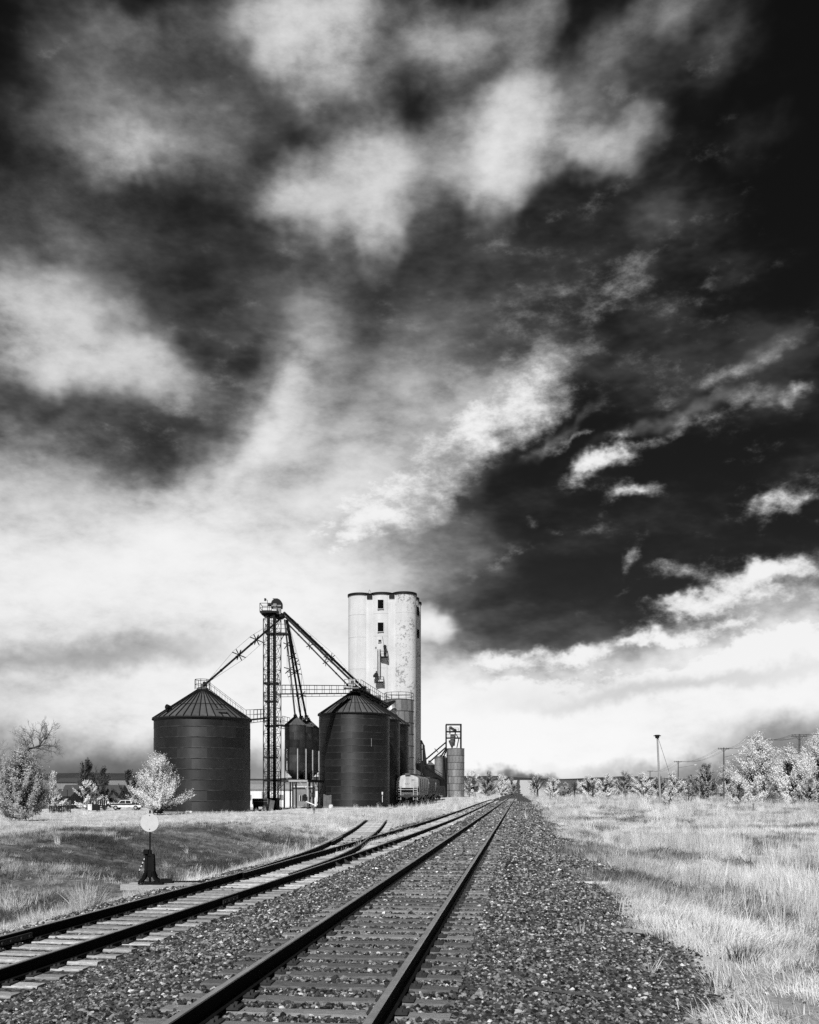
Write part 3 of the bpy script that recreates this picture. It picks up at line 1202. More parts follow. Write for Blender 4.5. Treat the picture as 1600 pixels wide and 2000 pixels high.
def grain_bin(label, c, R, ze, zp, rings, n_sheet, n_roof, rc=.55, ladder_a=None, collar=True, vents=(), group='large dark grain bins', rail=True, ladder_roof=None):
    root = thing('grain_bin', label, 'grain bin', (c[0], c[1], 0), group)
    wall_sheets(root, R, 0.12, ze, rings, n_sheet, MATS['bin_dark'])
    hr = (ze - .12) / rings
    for i in range(1, rings):  # seam strips, lighter than the wall as painted glints
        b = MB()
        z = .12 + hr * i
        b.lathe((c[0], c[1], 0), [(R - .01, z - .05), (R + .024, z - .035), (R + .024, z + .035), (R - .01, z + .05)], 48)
        b.build('ring_seam_glint', MATS['ring_seam_glint'], root, True)
    b = MB()
    b.lathe((c[0], c[1], 0), [(R + .12, -.4), (R + .12, .14), (R - .1, .14)], 40)
    b.build('foundation_ring', MATS['galv_dull'], root, True)
    roof_panels(root, R, ze, rc, zp, n_roof, MATS['roof_panel'])
    b = MB()
    b.lathe((c[0], c[1], 0), [(R + .19, ze - .22), (R + .21, ze - .16), (R + .19, ze - .09), (R + .05, ze - .05)], 48)
    b.build('eave_ring', MATS['steel_dark'], root, True)
    b = MB()
    b.lathe((c[0], c[1], 0), [(rc + .05, zp - .12), (rc + .05, zp + .22), (rc * .8, zp + .30), (.18, zp + .36), (.18, zp + .62), (0.001, zp + .62)], 20)
    b.build('roof_cap', MATS['steel_mid'], root, True)
    b = MB()
    rm, zm = R * .56 + rc * .44, ze * .56 + zp * .44
    b.lathe((c[0], c[1], 0), [(rm + .05, zm - .02), (rm + .04, zm + .05), (rm - .04, zm + .06)], 48)
    b.build('roof_stiffener_ring', MATS['steel_dark'], root, True)
    if rail:
        b = MB()
        railing(b, circle_pts(c, rc + .25, 8, zp + .1), 1.0, .025, closed=True)
        b.build('peak_railing', MATS['steel_dark'], root)
    if ladder_roof is not None:
        b = MB()
        ca, sa = math.cos(ladder_roof), math.sin(ladder_roof)
        for o_ in (-.3, .3):
            p = Vector((c[0] + ca * (R + .1) - sa * o_, c[1] + sa * (R + .1) + ca * o_, ze + .05))
            q = Vector((c[0] + ca * (rc + .1) - sa * o_, c[1] + sa * (rc + .1) + ca * o_, zp + .12))
            b.bar(p, q, .05)
            up = Vector((0, 0, .7))
            b.bar(p + up, q + up, .03)
            for k in range(8):
                m_ = p.lerp(q, k / 7)
                b.bar(m_, m_ + up, .025)
        for k in range(22):
            f = (k + .5) / 22
            m1 = Vector((c[0] + ca * (R + .1) + sa * .3, c[1] + sa * (R + .1) - ca * .3, ze + .05)).lerp(Vector((c[0] + ca * (rc + .1) + sa * .3, c[1] + sa * (rc + .1) - ca * .3, zp + .12)), f)
            m2 = Vector((c[0] + ca * (R + .1) - sa * .3, c[1] + sa * (R + .1) + ca * .3, ze + .05)).lerp(Vector((c[0] + ca * (rc + .1) - sa * .3, c[1] + sa * (rc + .1) + ca * .3, zp + .12)), f)
            b.bar(m1, m2, .05)
        b.build('roof_stairs', MATS['steel_dark'], root)
    for (a, f, kind) in vents:
        r_ = R * (1 - f) + rc * f
        z_ = ze * (1 - f) + zp * f
        p = Vector((c[0] + r_ * math.cos(a), c[1] + r_ * math.sin(a), z_))
        b = MB()
        if kind == 'hatch':
            b.box(p + Vector((0, 0, .12)), (.75, .75, .32), rotz(a))
            b.box(p + Vector((0, 0, .31)), (.85, .85, .07), rotz(a))
            b.build('roof_hatch', MATS['steel_mid'], root)
        else:
            b.tube(p - Vector((0, 0, .1)), p + Vector((0, 0, .35)), .2, .2, 10)
            b.tube(p + Vector((0, 0, .32)), p + Vector((math.cos(a) * .45, math.sin(a) * .45, .42)), .22, .26, 10)
            b.build('roof_vent', MATS['steel_dark'], root, True)
    return root


C1 = (-21.7, 96.6)
bin1 = grain_bin('broad dark corrugated grain bin alone beside the lattice tower', C1, 4.94, 9.75, 12.75, 9, 10, 40, .55,
                 vents=((math.radians(-128), .18, 'vent'), (math.radians(-52), .14, 'hatch')), ladder_roof=math.radians(-20))
C2, C3, C4 = (-7.5, 125.2), (-6.2, 135.0), (-4.9, 144.8)
bin2 = grain_bin('tall dark grain bin with patched sheets, front one of the row of three', C2, 4.78, 12.6, 15.5, 14, 10, 38, .6, rail=False)
bin3 = grain_bin('dark grain bin in the middle of the row of three, mostly hidden', C3, 4.78, 12.6, 15.5, 14, 10, 38, .6, rail=False)
bin4 = grain_bin('rearmost dark grain bin of the row of three, next to the panelled silo', C4, 4.78, 12.6, 15.5, 14, 10, 38, .6, rail=False)
# scratches and a flap on the front bin
for (x, y0, y1, w) in ((635, 1446, 1456, .05), (725.5, 1442, 1458, .06)):
    b = MB()
    a = math.atan2(0, 1)
    p0, p1 = at(x, y1, 120.9), at(x, y0, 120.9)
    rr = math.asin(max(-1, min(1, (p0.x - C2[0]) / 4.82)))
    yv = C2[1] - math.cos(rr) * 4.82
    b.box(((p0.x + p1.x) / 2, yv, (p0.z + p1.z) / 2), (w, .03, p1.z - p0.z))
    b.build('scraped_seam', MATS['galv_dull'], bin2)
b = MB()
p = at(747, 1552, 120.9)
b.tube(p, p + Vector((0, 0, .35)), .10, .10, 8)
b.box(p - Vector((0, -.1, .5)), (.06, .06, 1.0))
b.build('vent_pipe', MATS['white_paint'], bin2)


# hopper bins on the steel stand
def hopper_bin(label, c, R, z_cone, z_eave, z_peak, z_out):
    root = thing('hopper_bin', label, 'hopper bin', (c[0], c[1], z_out), 'slim hopper bins on the stand')
    base = z_out
    h = (z_eave - z_cone) / 6
    meshes = []
    aw = 2 * math.pi / 6
    b = MB()
    b.lathe((0, 0, 0), [(R, -.004), (R + .006, h + .004)], 7, -aw / 2, aw / 2, close=False)
    me = b.mesh('wall_sheet', MATS['bin_gloss'], smooth=True)
    for i in range(6):
        for k in range(6):
            link('wall_sheet', me, root, (0, 0, z_cone - base + i * h), 2 * math.pi * (k + .5 * (i % 2)) / 6)
    b = MB()
    aw2 = math.pi / 16
    Ro = R + .08
    b.add([(Ro * math.cos(-aw2), Ro * math.sin(-aw2), z_eave - base - .04), (Ro * math.cos(aw2), Ro * math.sin(aw2), z_eave - base - .04),
           (.22 * math.cos(aw2), .22 * math.sin(aw2), z_peak - base), (.22 * math.cos(-aw2), .22 * math.sin(-aw2), z_peak - base)], [(0, 1, 2, 3)])
    b.bar((Ro * math.cos(aw2), Ro * math.sin(aw2), z_eave - base - .02), (.22 * math.cos(aw2), .22 * math.sin(aw2), z_peak - base + .02), .05)
    rp = b.mesh('roof_panel', MATS['roof_panel'])
    for k in range(16):
        link('roof_panel', rp, root, (0, 0, 0), 2 * math.pi * k / 16)
    b = MB()
    b.lathe((c[0], c[1], 0), [(.24, z_peak - .05), (.24, z_peak + .15), (.12, z_peak + .22), (.12, z_peak + .4), (.001, z_peak + .4)], 14)
    b.build('roof_cap', MATS['steel_mid'], root, True)
    b = MB()
    b.lathe((c[0], c[1], 0), [(R, z_cone), (R - .02, z_cone - .05), (.35, z_out + .15), (.25, z_out), (.001, z_out)], 28)
    b.build('cone', MATS['bin_gloss'], root, True)
    for k in range(6):
        a = math.radians(-90 + 60 * k + 18)
        b = MB()
        p = Vector((c[0] + (R + .05) * math.cos(a), c[1] + (R + .05) * math.sin(a), z_out))
        b.bar(p, p + Vector((0, 0, (z_eave - z_out) * .56)), .11)
        b.build('leg', MATS['galv'] if k in (0, 1, 5) else MATS['galv_dull'], root)
    return root


hb = []
for k, (x, y, l) in enumerate(((-14.06, 113.6, 'front slim dark hopper bin with glossy bands above the pale beam'),
                               (-13.55, 116.5, 'middle slim hopper bin, almost hidden behind the front one'),
                               (-13.05, 119.4, 'rear slim black hopper bin touching the tall patched bin'))):
    hb.append(hopper_bin(l, (x, y), 1.32, 4.75, 10.3, 11.3, 3.62))


def steel_stand():
    root = thing('steel_stand', 'pale steel stand with diagonal braces under the slim hopper bins', 'stand', (-13.9, 116, 0))
    fl, fr = Vector((-16.0, 112.1, 0)), Vector((-12.4, 112.1, 0))
    d = Vector((ST, CT, 0)) * 9.2
    bl, br = fl + d, fr + d
    H = Vector((0, 0, 3.42))
    for p, q, m in ((fl, fr, 'galv'), (fr, br, 'steel_dark'), (fl, bl, 'steel_dark'), (bl, br, 'steel_dark')):
        b = MB()
        b.bar(p + H, q + H, .2, .24)
        b.build('beam', MATS[m], root)
    for f in (.33, .66):
        b = MB()
        b.bar(fl.lerp(bl, f) + H, fr.lerp(br, f) + H, .18, .2)
        b.build('beam', MATS['steel_dark'], root)
    b = MB()
    c = (fl + br) / 2 + H + Vector((0, 0, .16))
    b.box(c, (3.4, 9.0, .05), rotz(-TH))
    b.build('deck', MATS['steel_dark'], root)
    n = 0
    for f in (0, .33, .66, 1):
        for g, m in ((0, 'galv'), (.5, 'steel_dark'), (1, 'galv')):
            if g == .5 and f in (.33, .66):
                continue
            p = (fl.lerp(bl, f)).lerp(fr.lerp(br, f), g)
            b = MB()
            b.bar(Vector((p.x, p.y, -.3)), p + H - Vector((0, 0, .12)), .17)
            b.build('leg', MATS[m if f == 0 else 'steel_mid'], root)
    for (p, q, f0) in ((fl, fr, 0), (fr, br, 1), (fl, bl, 1)):
        for a_, s in ((0, 1), (1, -1)):
            b = MB()
            u = (q - p).normalized()
            e = (p if a_ == 0 else q)
            b.bar(e + H - Vector((0, 0, 1.1)), e + u * (1.0 * s) + H - Vector((0, 0, .1)), .08)
            b.build('brace', MATS['galv' if f0 == 0 else 'steel_mid'], root)
    b = MB()
    railing(b, [fr + H, br + H], .9, .025)
    b.build('railing', MATS['steel_dark'], root)
    for f in (0, .5):
        b = MB()
        p, q = fr.lerp(br, f), fr.lerp(br, f + .5)
        b.bar(p + H, q, .06)
        b.bar(q + H, p, .06)
        b.build('cross_brace', MATS['steel_dark'], root)
    return root


steel_stand()

# ------------------------------------------------------------------ lattice tower with the bucket elevator
TW = Vector((at(514, 1545, 108).x, 108, 0))


def lattice_tower():
    root = thing('elevator_tower', 'slender dark lattice tower carrying the bucket elevator and its platforms', 'tower', (TW.x + 1, 109, 0))
    rz = math.radians(15)
    M_ = rotz(-rz)
    s = 1.56
    H = 22.4
    o = Vector((TW.x + .03, 108.0, 0))
    cor = [o + M_ @ Vector(v) for v in ((0, 0, 0), (s, 0, 0), (s, s, 0), (0, s, 0))]
    up = Vector((0, 0, 1))
    for p in cor:
        b = MB()
        b.bar(p - up * .3, p + up * H, .095)
        b.build('corner_post', MATS['steel_dark'], root)
    n = 15
    for f in range(4):
        p, q = cor[f], cor[(f + 1) % 4]
        b = MB()
        for k in range(n):
            z0, z1 = H * k / n, H * (k + 1) / n
            b.bar(p + up * z1, q + up * z1, .05)
            b.bar(p + up * z0, q + up * z1, .034)
            b.bar(q + up * z0, p + up * z1, .034)
        b.build('lattice_face', MATS['steel_dark'], root)
    ctr = sum(cor, Vector()) / 4
    # bucket elevator legs
    for dx, m in ((-.38, 'steel_dark'), (.36, 'steel_dark')):
        b = MB()
        c = ctr + M_ @ Vector((dx, -.2, 0))
        b.box(c + up * 11.5, (.25, .34, 23.0), M_)
        for k in range(9):
            b.box(c + up * (1.2 + 2.5 * k), (.31, .40, .09), M_)
        b.build('elevator_leg', MATS[m], root)
    b = MB()
    c = ctr + M_ @ Vector((-.01, .25, 0))
    for dx in (-.2, .2):
        b.bar(c + M_ @ Vector((dx, 0, .2)), c + M_ @ Vector((dx, 0, 22.6)), .045)
    for k in range(74):
        z = .4 + .3 * k
        b.bar(c + M_ @ Vector((-.2, 0, z)), c + M_ @ Vector((.2, 0, z)), .03)
    for k in range(16):
        z = 2.6 + 1.25 * k
        pts = [c + M_ @ Vector((.36 * math.cos(a), -.02 + .5 * math.sin(a), z)) for a in np.linspace(-math.pi, 0, 6)]
        for p, q in zip(pts[:-1], pts[1:]):
            b.bar(p, q, .03)
    b.build('caged_ladder', MATS['steel_dark'], root)
    # platforms
    plats = [(519, 561, 1237.5, 1), (516, 543, 1335, 0), (517, 541, 1370, 1), (518, 541, 1418, 0), (517, 541, 1479, 0), (515, 545, 1525, 0)]
    for (x0, x1, y, r) in plats:
        p, q = at(x0, y, 108.6), at(x1, y, 108.6)
        b = MB()
        b.box((p + q) / 2 + Vector((0, .35, 0)), (q.x - p.x, 1.4, .16))
        b.build('platform', MATS['steel_dark'], root)
        if r or True:
            b = MB()
            y0, y1 = p.y - .35, p.y + 1.05
            railing(b, [(p.x, y1, p.z), (p.x, y0, p.z), (q.x, y0, q.z), (q.x, y1, q.z)], 1.05, .024)
            b.build('platform_railing', MATS['steel_dark'], root)
        if y == 1237.5:
            b = MB()
            e = at(548, 1252, 108.6)
            b.bar(e, q + Vector((-.3, 0, 0)), .09)
            b.build('bracket', MATS['steel_dark'], root)
    # top platform
    p, q = at(508.7, 1196, 108.3), at(545, 1196, 108.3)
    b = MB()
    b.box((p + q) / 2 + Vector((0, .5, 0)), (q.x - p.x, 2.0, .22))
    b.prism([p + Vector((.1, .2, -.1)), at(514, 1203, 108.5), at(540, 1203, 108.5), q + Vector((0, .2, -.1))], (0, 1.3, 0))
    b.build('top_platform', MATS['steel_dark'], root)
    b = MB()
    railing(b, [p + Vector((0, -.4, 0)), p + Vector((0, 1.4, 0)), (p + q) / 2 + Vector((0, 1.4, 0))], 1.0, .028)
    railing(b, [p + Vector((0, -.4, 0)), p + Vector((1.1, -.4, 0)), p + Vector((2.0, -.4, 0))], 1.0, .028)
    b.build('platform_railing', MATS['steel_dark'], root)
    # head of the elevator: domed hood on a boxed section, motor, spout hopper
    h0 = at(541, 1190, 108.9)
    b = MB()
    prof = [(math.cos(a) * .64, math.sin(a) * .64) for a in np.linspace(math.pi, 0, 12)]
    out = [h0 + Vector((x, -.45, z + .55)) for x, z in prof] + [h0 + Vector((.62, -.45, .1)), h0 + Vector((-.62, -.45, .1))]
    b.prism(out, (0, .9, 0))
    b.build('head_hood', MATS['steel_dark'], root)
    b = MB()
    b.box(h0 + Vector((0, -.5, .32)), (1.1, .1, .16))
    b.box(h0 + Vector((-.1, -.52, .05)), (.5, .12, .3))
    b.tube(h0 + Vector((-.15, -.6, .42)), h0 + Vector((-.15, -.4, .42)), .22, .22, 12)
    b.box(h0 + Vector((.3, -.5, -.35)), (.5, .5, .7))
    b.build('drive_casing', MATS['galv_dull'], root)
    b = MB()
    b.tube(h0 + Vector((-1.0, -.3, .45)), h0 + Vector((-.55, -.3, .45)), .17, .17, 10)
    b.tube(h0 + Vector((-.5, 0, 1.25)), h0 + Vector((.1, 0, 1.25)), .04, .04, 6)
    b.build('motor', MATS['steel_dark'], root)
    b = MB()
    d0 = at(549, 1206, 108.9)
    b.lathe((d0.x - .15, d0.y, 0), [(.001, d0.z + .55), (.35, d0.z + .5), (.62, d0.z + .2), (.66, d0.z), (.35, d0.z - .22), (.001, d0.z - .25)], 16)
    b.build('distributor', MATS['steel_dark'], root, True)
    b = MB()
    l0 = at(522.5, 1196, 108.3)
    l1 = at(522.5, 1173, 108.3)
    l2 = at(516.5, 1168.5, 108.3)
    b.bar(l0, l1, .05)
    b.bar(l1, l2, .05)
    b.box(l2 + Vector((.1, 0, -.16)), (.22, .12, .3))
    b.build('lamp_arm', MATS['steel_dark'], root)
    # boot at the foot
    b = MB()
    b.box(ctr + up * .7, (1.5, 1.0, 1.4), M_)
    b.build('boot', MATS['steel_dark'], root)
    return root


lattice_tower()


def spout(label, p, q, r=.13, marks=(), cable=True, m='steel_dark', end=None):
    p, q = Vector(p), Vector(q)
    root = thing('grain_spout', label, 'spout', q, 'round spouts fanning out from the tower head')
    b = MB()
    b.tube(p, q, r, r, 10)
    n = max(3, int((q - p).length / 3))
    d = (q - p).normalized()
    for k in range(1, n):
        c = p.lerp(q, k / n)
        b.tube(c - d * .06, c + d * .06, r * 1.3, r * 1.3, 10)
    b.build('pipe', MATS[m], root, True)
    u = d.cross(Vector((0, 1, 0))).normalized()
    if u.z < 0:
        u = -u
    w = d.cross(u)
    ends = [p]
    arms_up, arms_dn = [p + u * .1], [p - u * .1]
    for f, L_ in marks:
        c = p.lerp(q, f)
        b = MB()
        b.bar(c - u * L_ - d * .25, c + u * L_ + d * .25, .10)
        b.bar(c + u * L_ * .9 - d * .5, c - u * L_ * .9 + d * .5, .08)
        b.bar(c - w * L_, c + w * L_, .09)
        b.build('stay_bracket', MATS['steel_dark'], root)
        arms_up.append(c + u * L_)
        arms_dn.append(c - u * L_)
    if cable and marks:
        arms_up.append(p.lerp(q, .94) + u * .1)
        arms_dn.append(p.lerp(q, .94) - u * .1)
        for arr in (arms_up, arms_dn):
            b = MB()
            for a_, c_ in zip(arr[:-1], arr[1:]):
                b.tube(a_, c_, .016, .016, 4, False)
            b.build('stay_cable', MATS['wire'], root)
    b = MB()
    b.box(q + d * .0 + Vector((0, 0, .02)), (r * 3.4, r * 3.4, r * 4.2))
    b.build('outlet_box', MATS['galv' if end else 'steel_dark'], root)
    return root


HD = at(549, 1211, 108.9)
spout('spout running down from the tower head to the broad lone bin', at(545, 1211, 108.7), at(400.5, 1337, 96.7), .115, ((.33, .75), (.57, .75)))
spout('thin spout dropping to the front slim hopper bin', at(556, 1210, 109), at(576.7, 1400, 113.6), .11, ((.25, .45), (.5, .7)), False, 'galv_dull')
spout('spout dropping to the middle slim hopper bin', at(560, 1211, 109.2), at(588, 1404, 116.5), .13, ((.36, .6), (.52, .9)), True)
spout('spout with pale outlet box dropping to the rear slim hopper bin', at(561, 1212, 109.4), at(598.7, 1402, 119.4), .14, ((.42, .5), (.75, .5)), True, 'steel_dark', 'pale')
spout('lowest spout of the bundle leading to the peak of the tall patched bin', at(556, 1212, 109.2), at(679, 1338, 124.6), .10, ((.36, .35), (.62, .35)), False, 'galv_dull')
spout('upper spout of the bundle leading over the bin peak to the drag conveyor', at(555, 1197, 109), at(712, 1346, 127.5), .17, ((.55, .55),), True)
spout('middle spout of the bundle with a bright underside toward the drag conveyor', at(557, 1204, 109.1), at(706, 1349, 127.0), .14, ((.5, .3),), False, 'steel_mid')


def catwalk(label, p, q, w=.8, rail_h=1.05, n=10):
    p, q = Vector(p), Vector(q)
    root = thing('catwalk', label, 'catwalk', (p + q) / 2, 'catwalks high between tower and bins')
    b = MB()
    b.bar(p, q, w, .12)
    b.build('walkway', MATS['steel_dark'], root)
    d = (q - p).normalized()
    s = d.cross(Vector((0, 0, 1))).normalized()
    for sg in (-1, 1):
        b = MB()
        railing(b, [p.lerp(q, k / n) + s * (sg * w / 2) for k in range(n + 1)], rail_h, .024)
        b.build('railing', MATS['steel_dark'], root)
    b = MB()
    dn = Vector((0, 0, -.34))
    b.bar(p + dn, q + dn, .06)
    for k in range(n + 1):
        a_ = p.lerp(q, k / n)
        b.bar(a_, a_ + dn, .04)
    b.build('under_truss', MATS['steel_dark'], root)
    return root


catwalk('long railed catwalk from the lattice tower to the tall patched bin', at(546, 1355.5, 109.3), at(680, 1354.5, 122.6), n=9)
catwalk('short railed catwalk from the lone bin eave to the lattice tower', at(488.5, 1406, 97.5), at(522, 1402.5, 108.3), n=5)
catwalk('stub catwalk from the lattice tower down to the slim hopper bins', at(545, 1416, 109.6), at(560, 1419, 113), n=3)


# ------------------------------------------------------------------ drag conveyor over the roofs of the row
def drag_conveyor():
    p, q = Vector((C2[0] + .2, C2[1] - 1.0, 16.0)), Vector((-4.0, 152.0, 16.35))
    root = thing('drag_conveyor', 'dark enclosed conveyor with handrail running over the bin roofs to the silo', 'conveyor', (p + q) / 2)
    b = MB()
    b.bar(p, q, .75, .62)
    d = (q - p).normalized()
    for k in range(12):
        c = p.lerp(q, k / 11)
        b.bar(c - d * .06, c + d * .06, .85, .72)
    b.build('trough', MATS['steel_dark'], root)
    b = MB()
    s = Vector((d.y, -d.x, 0))
    railing(b, [p.lerp(q, k / 14) + s * .75 + Vector((0, 0, .1)) for k in range(15)], 1.1, .026)
    b.build('handrail', MATS['steel_dark'], root)
    b = MB()
    b.bar(p + s * .6 - Vector((0, 0, .1)), q + s * .6 - Vector((0, 0, .1)), .5, .06)
    b.build('walkway', MATS['steel_dark'], root)
    for f in (.36, .72):
        b = MB()
        c = p.lerp(q, f) + Vector((0, 0, .55))
        b.tube(c - s * .5, c + s * .35, .36, .36, 12)
        b.box(c - Vector((0, 0, .35)), (.6, .6, .4))
        b.build('gate_motor', MATS['steel_mid'], root, True)
    b = MB()
    c = q
    b.prism([c + Vector((-.5, 0, .2)), c + Vector((1.5, 1.5, 1.0)), c + Vector((1.7, 1.5, .75)), c + Vector((.1, 0, -.6))], (0, .8, 0))
    b.build('end_hood', MATS['steel_dark'], root)
    b = MB()
    hp = p + Vector((-.1, 0, 0))
    b.box(hp + Vector((-.35, -.2, .75)), (.9, .8, .95))
    b.build('inlet_box', MATS['galv'], root)
    b = MB()
    b.box(hp + Vector((-.25, -.62, .80)), (.34, .04, .36))
    b.build('inlet_window', MATS['void'], root)
    b = MB()
    railing(b, [hp + Vector((-1.3, -1.0, .0)), hp + Vector((-.2, -1.2, .0)), hp + Vector((.6, -1.1, 0))], 1.1, .03)
    b.box(hp + Vector((-.4, -.7, -.05)), (2.0, 1.2, .12))
    b.build('inlet_platform', MATS['galv_dull'], root)
    for f, z in ((0.02, 15.2), (.36, 15.6), (.72, 15.6)):
        b = MB()
        c = p.lerp(q, f)
        b.bar(Vector((c.x, c.y, z)), c, .3)
        b.build('support', MATS['steel_dark'], root)
    return root


drag_conveyor()


# ------------------------------------------------------------------ silos built of flat staves with hoops
def stave_silo(label, c, R, H, rings, n_st, extra=None):
    root = thing('stave_silo', label, 'silo', (c[0], c[1], 0), 'pale panelled silos with dark hoops')
    h = H / rings
    aw = 2 * math.pi / n_st
    b = MB()
    b.lathe((0, 0, 0), [(R - .06, .01), (R, .03), (R, h - .03), (R - .06, h - .01)], 3, -aw / 2 + .012, aw / 2 - .012, close=False)
    me = b.mesh('wall_panel', MATS['stave'], smooth=True)
    for i in range(rings):
        for k in range(n_st):
            link('wall_panel', me, root, (0, 0, i * h), aw * (k + .5 * (i % 2)))
    for i in range(1, rings + 1):
        b = MB()
        z = i * h
        b.lathe((c[0], c[1], 0), [(R - .05, z - .07), (R + .05, z - .06), (R + .05, z + .06), (R - .05, z + .07)], 36)
        b.build('hoop', MATS['stave_band'], root, True)
    b = MB()
    b.lathe((c[0], c[1], 0), [(R - .05, -.3), (R - .05, H), (.001, H + .25)], 36)
    b.build('inner_wall', MATS['stave_band'], root, True)
    return root


S1 = (-1.85, 160.0)
s1 = stave_silo('panelled silo with railing on top, half hidden beside the white elevator', S1, 2.62, 17.9, 9, 16)
b = MB()
railing(b, circle_pts(S1, 2.5, 12, 17.95), 1.2, .035, closed=True)
b.build('top_railing', MATS['steel_dark'], s1)
b = MB()
hc = at(764, 1388, 156)
b.lathe((hc.x, hc.y, 0), [(.12, hc.z + 1.5), (1.0, hc.z + .25), (1.05, hc.z - .1), (.5, hc.z - 1.0), (.3, hc.z - 1.4)], 20)
b.build('inlet_cone', MATS['galv'], s1, True)

S2 = (15.1, 303.0)
s2 = stave_silo('free standing pale panelled silo with an open machinery frame on top', S2, 2.95, 16.1, 7, 16)


def silo_frame():
    root = thing('headhouse_frame', 'open dark steel frame with machinery on top of the free standing silo', 'steel frame', (S2[0], S2[1], 16.1))
    z0, z1 = 16.0, 24.0
    xs = (at(872, 1463, 301).x, at(901, 1463, 301).x)
    ys = (300.9, 305.1)
    for x in xs:
        for y in ys:
            b = MB()
            b.bar((x, y, z0), (x, y, z1), .34)
            b.build('post', MATS['steel_dark'], root)
    for z in (z1, at(0, 1428.5, 301).z, at(0, 1441, 301).z):
        b = MB()
        for y in ys:
            b.bar((xs[0], y, z), (xs[1], y, z), .26)
        for x in xs:
            b.bar((x, ys[0], z), (x, ys[1], z), .26)
        b.build('ring_beam', MATS['steel_dark'], root)
    b = MB()
    z = at(0, 1428.5, 301).z
    railing(b, [(xs[0] + .5, ys[0], z), (xs[1] - .8, ys[0], z)], 1.1, .05)
    z = at(0, 1441, 301).z
    railing(b, [(xs[0], ys[0], z), (xs[1], ys[0], z)], 1.1, .05)
    b.build('railing', MATS['steel_dark'], root)
    b = MB()
    c = Vector(((xs[0] + xs[1]) / 2, 302.6, 0))
    b.box(c + Vector((-.4, 0, 19.6)), (1.3, 1.2, 2.2))
    b.lathe((c.x - .5, c.y, 0), [(.2, 16.3), (.5, 17.0), (1.1, 18.3), (1.1, 18.8)], 12)
    b.build('cleaner', MATS['steel_mid'], root)
    b = MB()
    b.tube(c + Vector((.4, -.5, 22.0)), c + Vector((.4, .5, 22.0)), .62, .62, 14)
    b.tube(c + Vector((.6, 0, 21.5)), c + Vector((.2, 0, 17.0)), .2, .2, 8)
    b.tube(c + Vector((.9, 0, 20.8)), c + Vector((1.7, 0, 19.3)), .16, .16, 8)
    b.tube(c + Vector((1.7, 0, 19.3)), c + Vector((1.1, 0, 16.4)), .16, .16, 8)
    b.build('blower', MATS['steel_dark'], root, True)
    b = MB()
    b.tube(c + Vector((-1.1, 0, 23.4)), c + Vector((-.1, 0, 22.3)), .3, .5, 10)
    b.box(c + Vector((-1.2, 0, 22.2)), (.5, .5, 2.4))
    b.build('spout_head', MATS['steel_mid'], root)
    return root


silo_frame()


def small_bin(label, x0, x1, y_eave, y_peak, Y, m, dome=False):
    c = at((x0 + x1) / 2, HY, Y)
    R = (x1 - x0) / 2 / F * Y
    ze, zp = at(0, y_eave, Y).z, at(0, y_peak, Y).z
    root = thing('small_bin', label, 'bin', (c.x, Y, 0), 'small bins behind the freight cars')
    rings = max(4, int(ze / 1.4))
    wall_sheets(root, R, 0, ze, rings, 6, MATS[m], seg=5)
    b = MB()
    if dome:
        b.lathe((c.x, Y, 0), [(R + .05, ze - .05), (R * .85, ze + (zp - ze) * .55), (R * .5, ze + (zp - ze) * .9), (.001, zp)], 20)
    else:
        b.lathe((c.x, Y, 0), [(R + .12, ze - .08), (R + .12, ze), (.3, zp), (.3, zp + .3), (.001, zp + .35)], 20)
    b.build('roof', MATS['roof_panel'], root, True)
    return root


small_bin('low dark bin with pointed roof behind the freight cars', 832, 849, 1494, 1488.5, 262, 'bin_dark')
small_bin('taller grey bin with rounded roof between the pointed bin and panelled silo', 849, 865, 1481, 1477, 268, 'galv_dull', True)
small_bin('black flat topped bin tucked against the free standing panelled silo', 864.5, 874, 1480.5, 1479, 285, 'bin_dark_plain')
for l, p, q in (('thin long spout from the silo frame toward the white elevator', (871, 1450, 301), (831, 1484, 262)),
                ('thicker spout from the silo frame to the pointed bin', (872, 1459, 301), (839, 1488.5, 262)),
                ('steep short spout from the silo frame to the rounded bin', (872, 1462, 301), (861, 1478, 268)),
                ('steep spout beside the silo frame to the black bin', (873, 1464, 302), (866, 1479, 285))):
    spout(l, at(*p), at(*q), .2, ((.5, .8),) if 'long' in l else (), False)


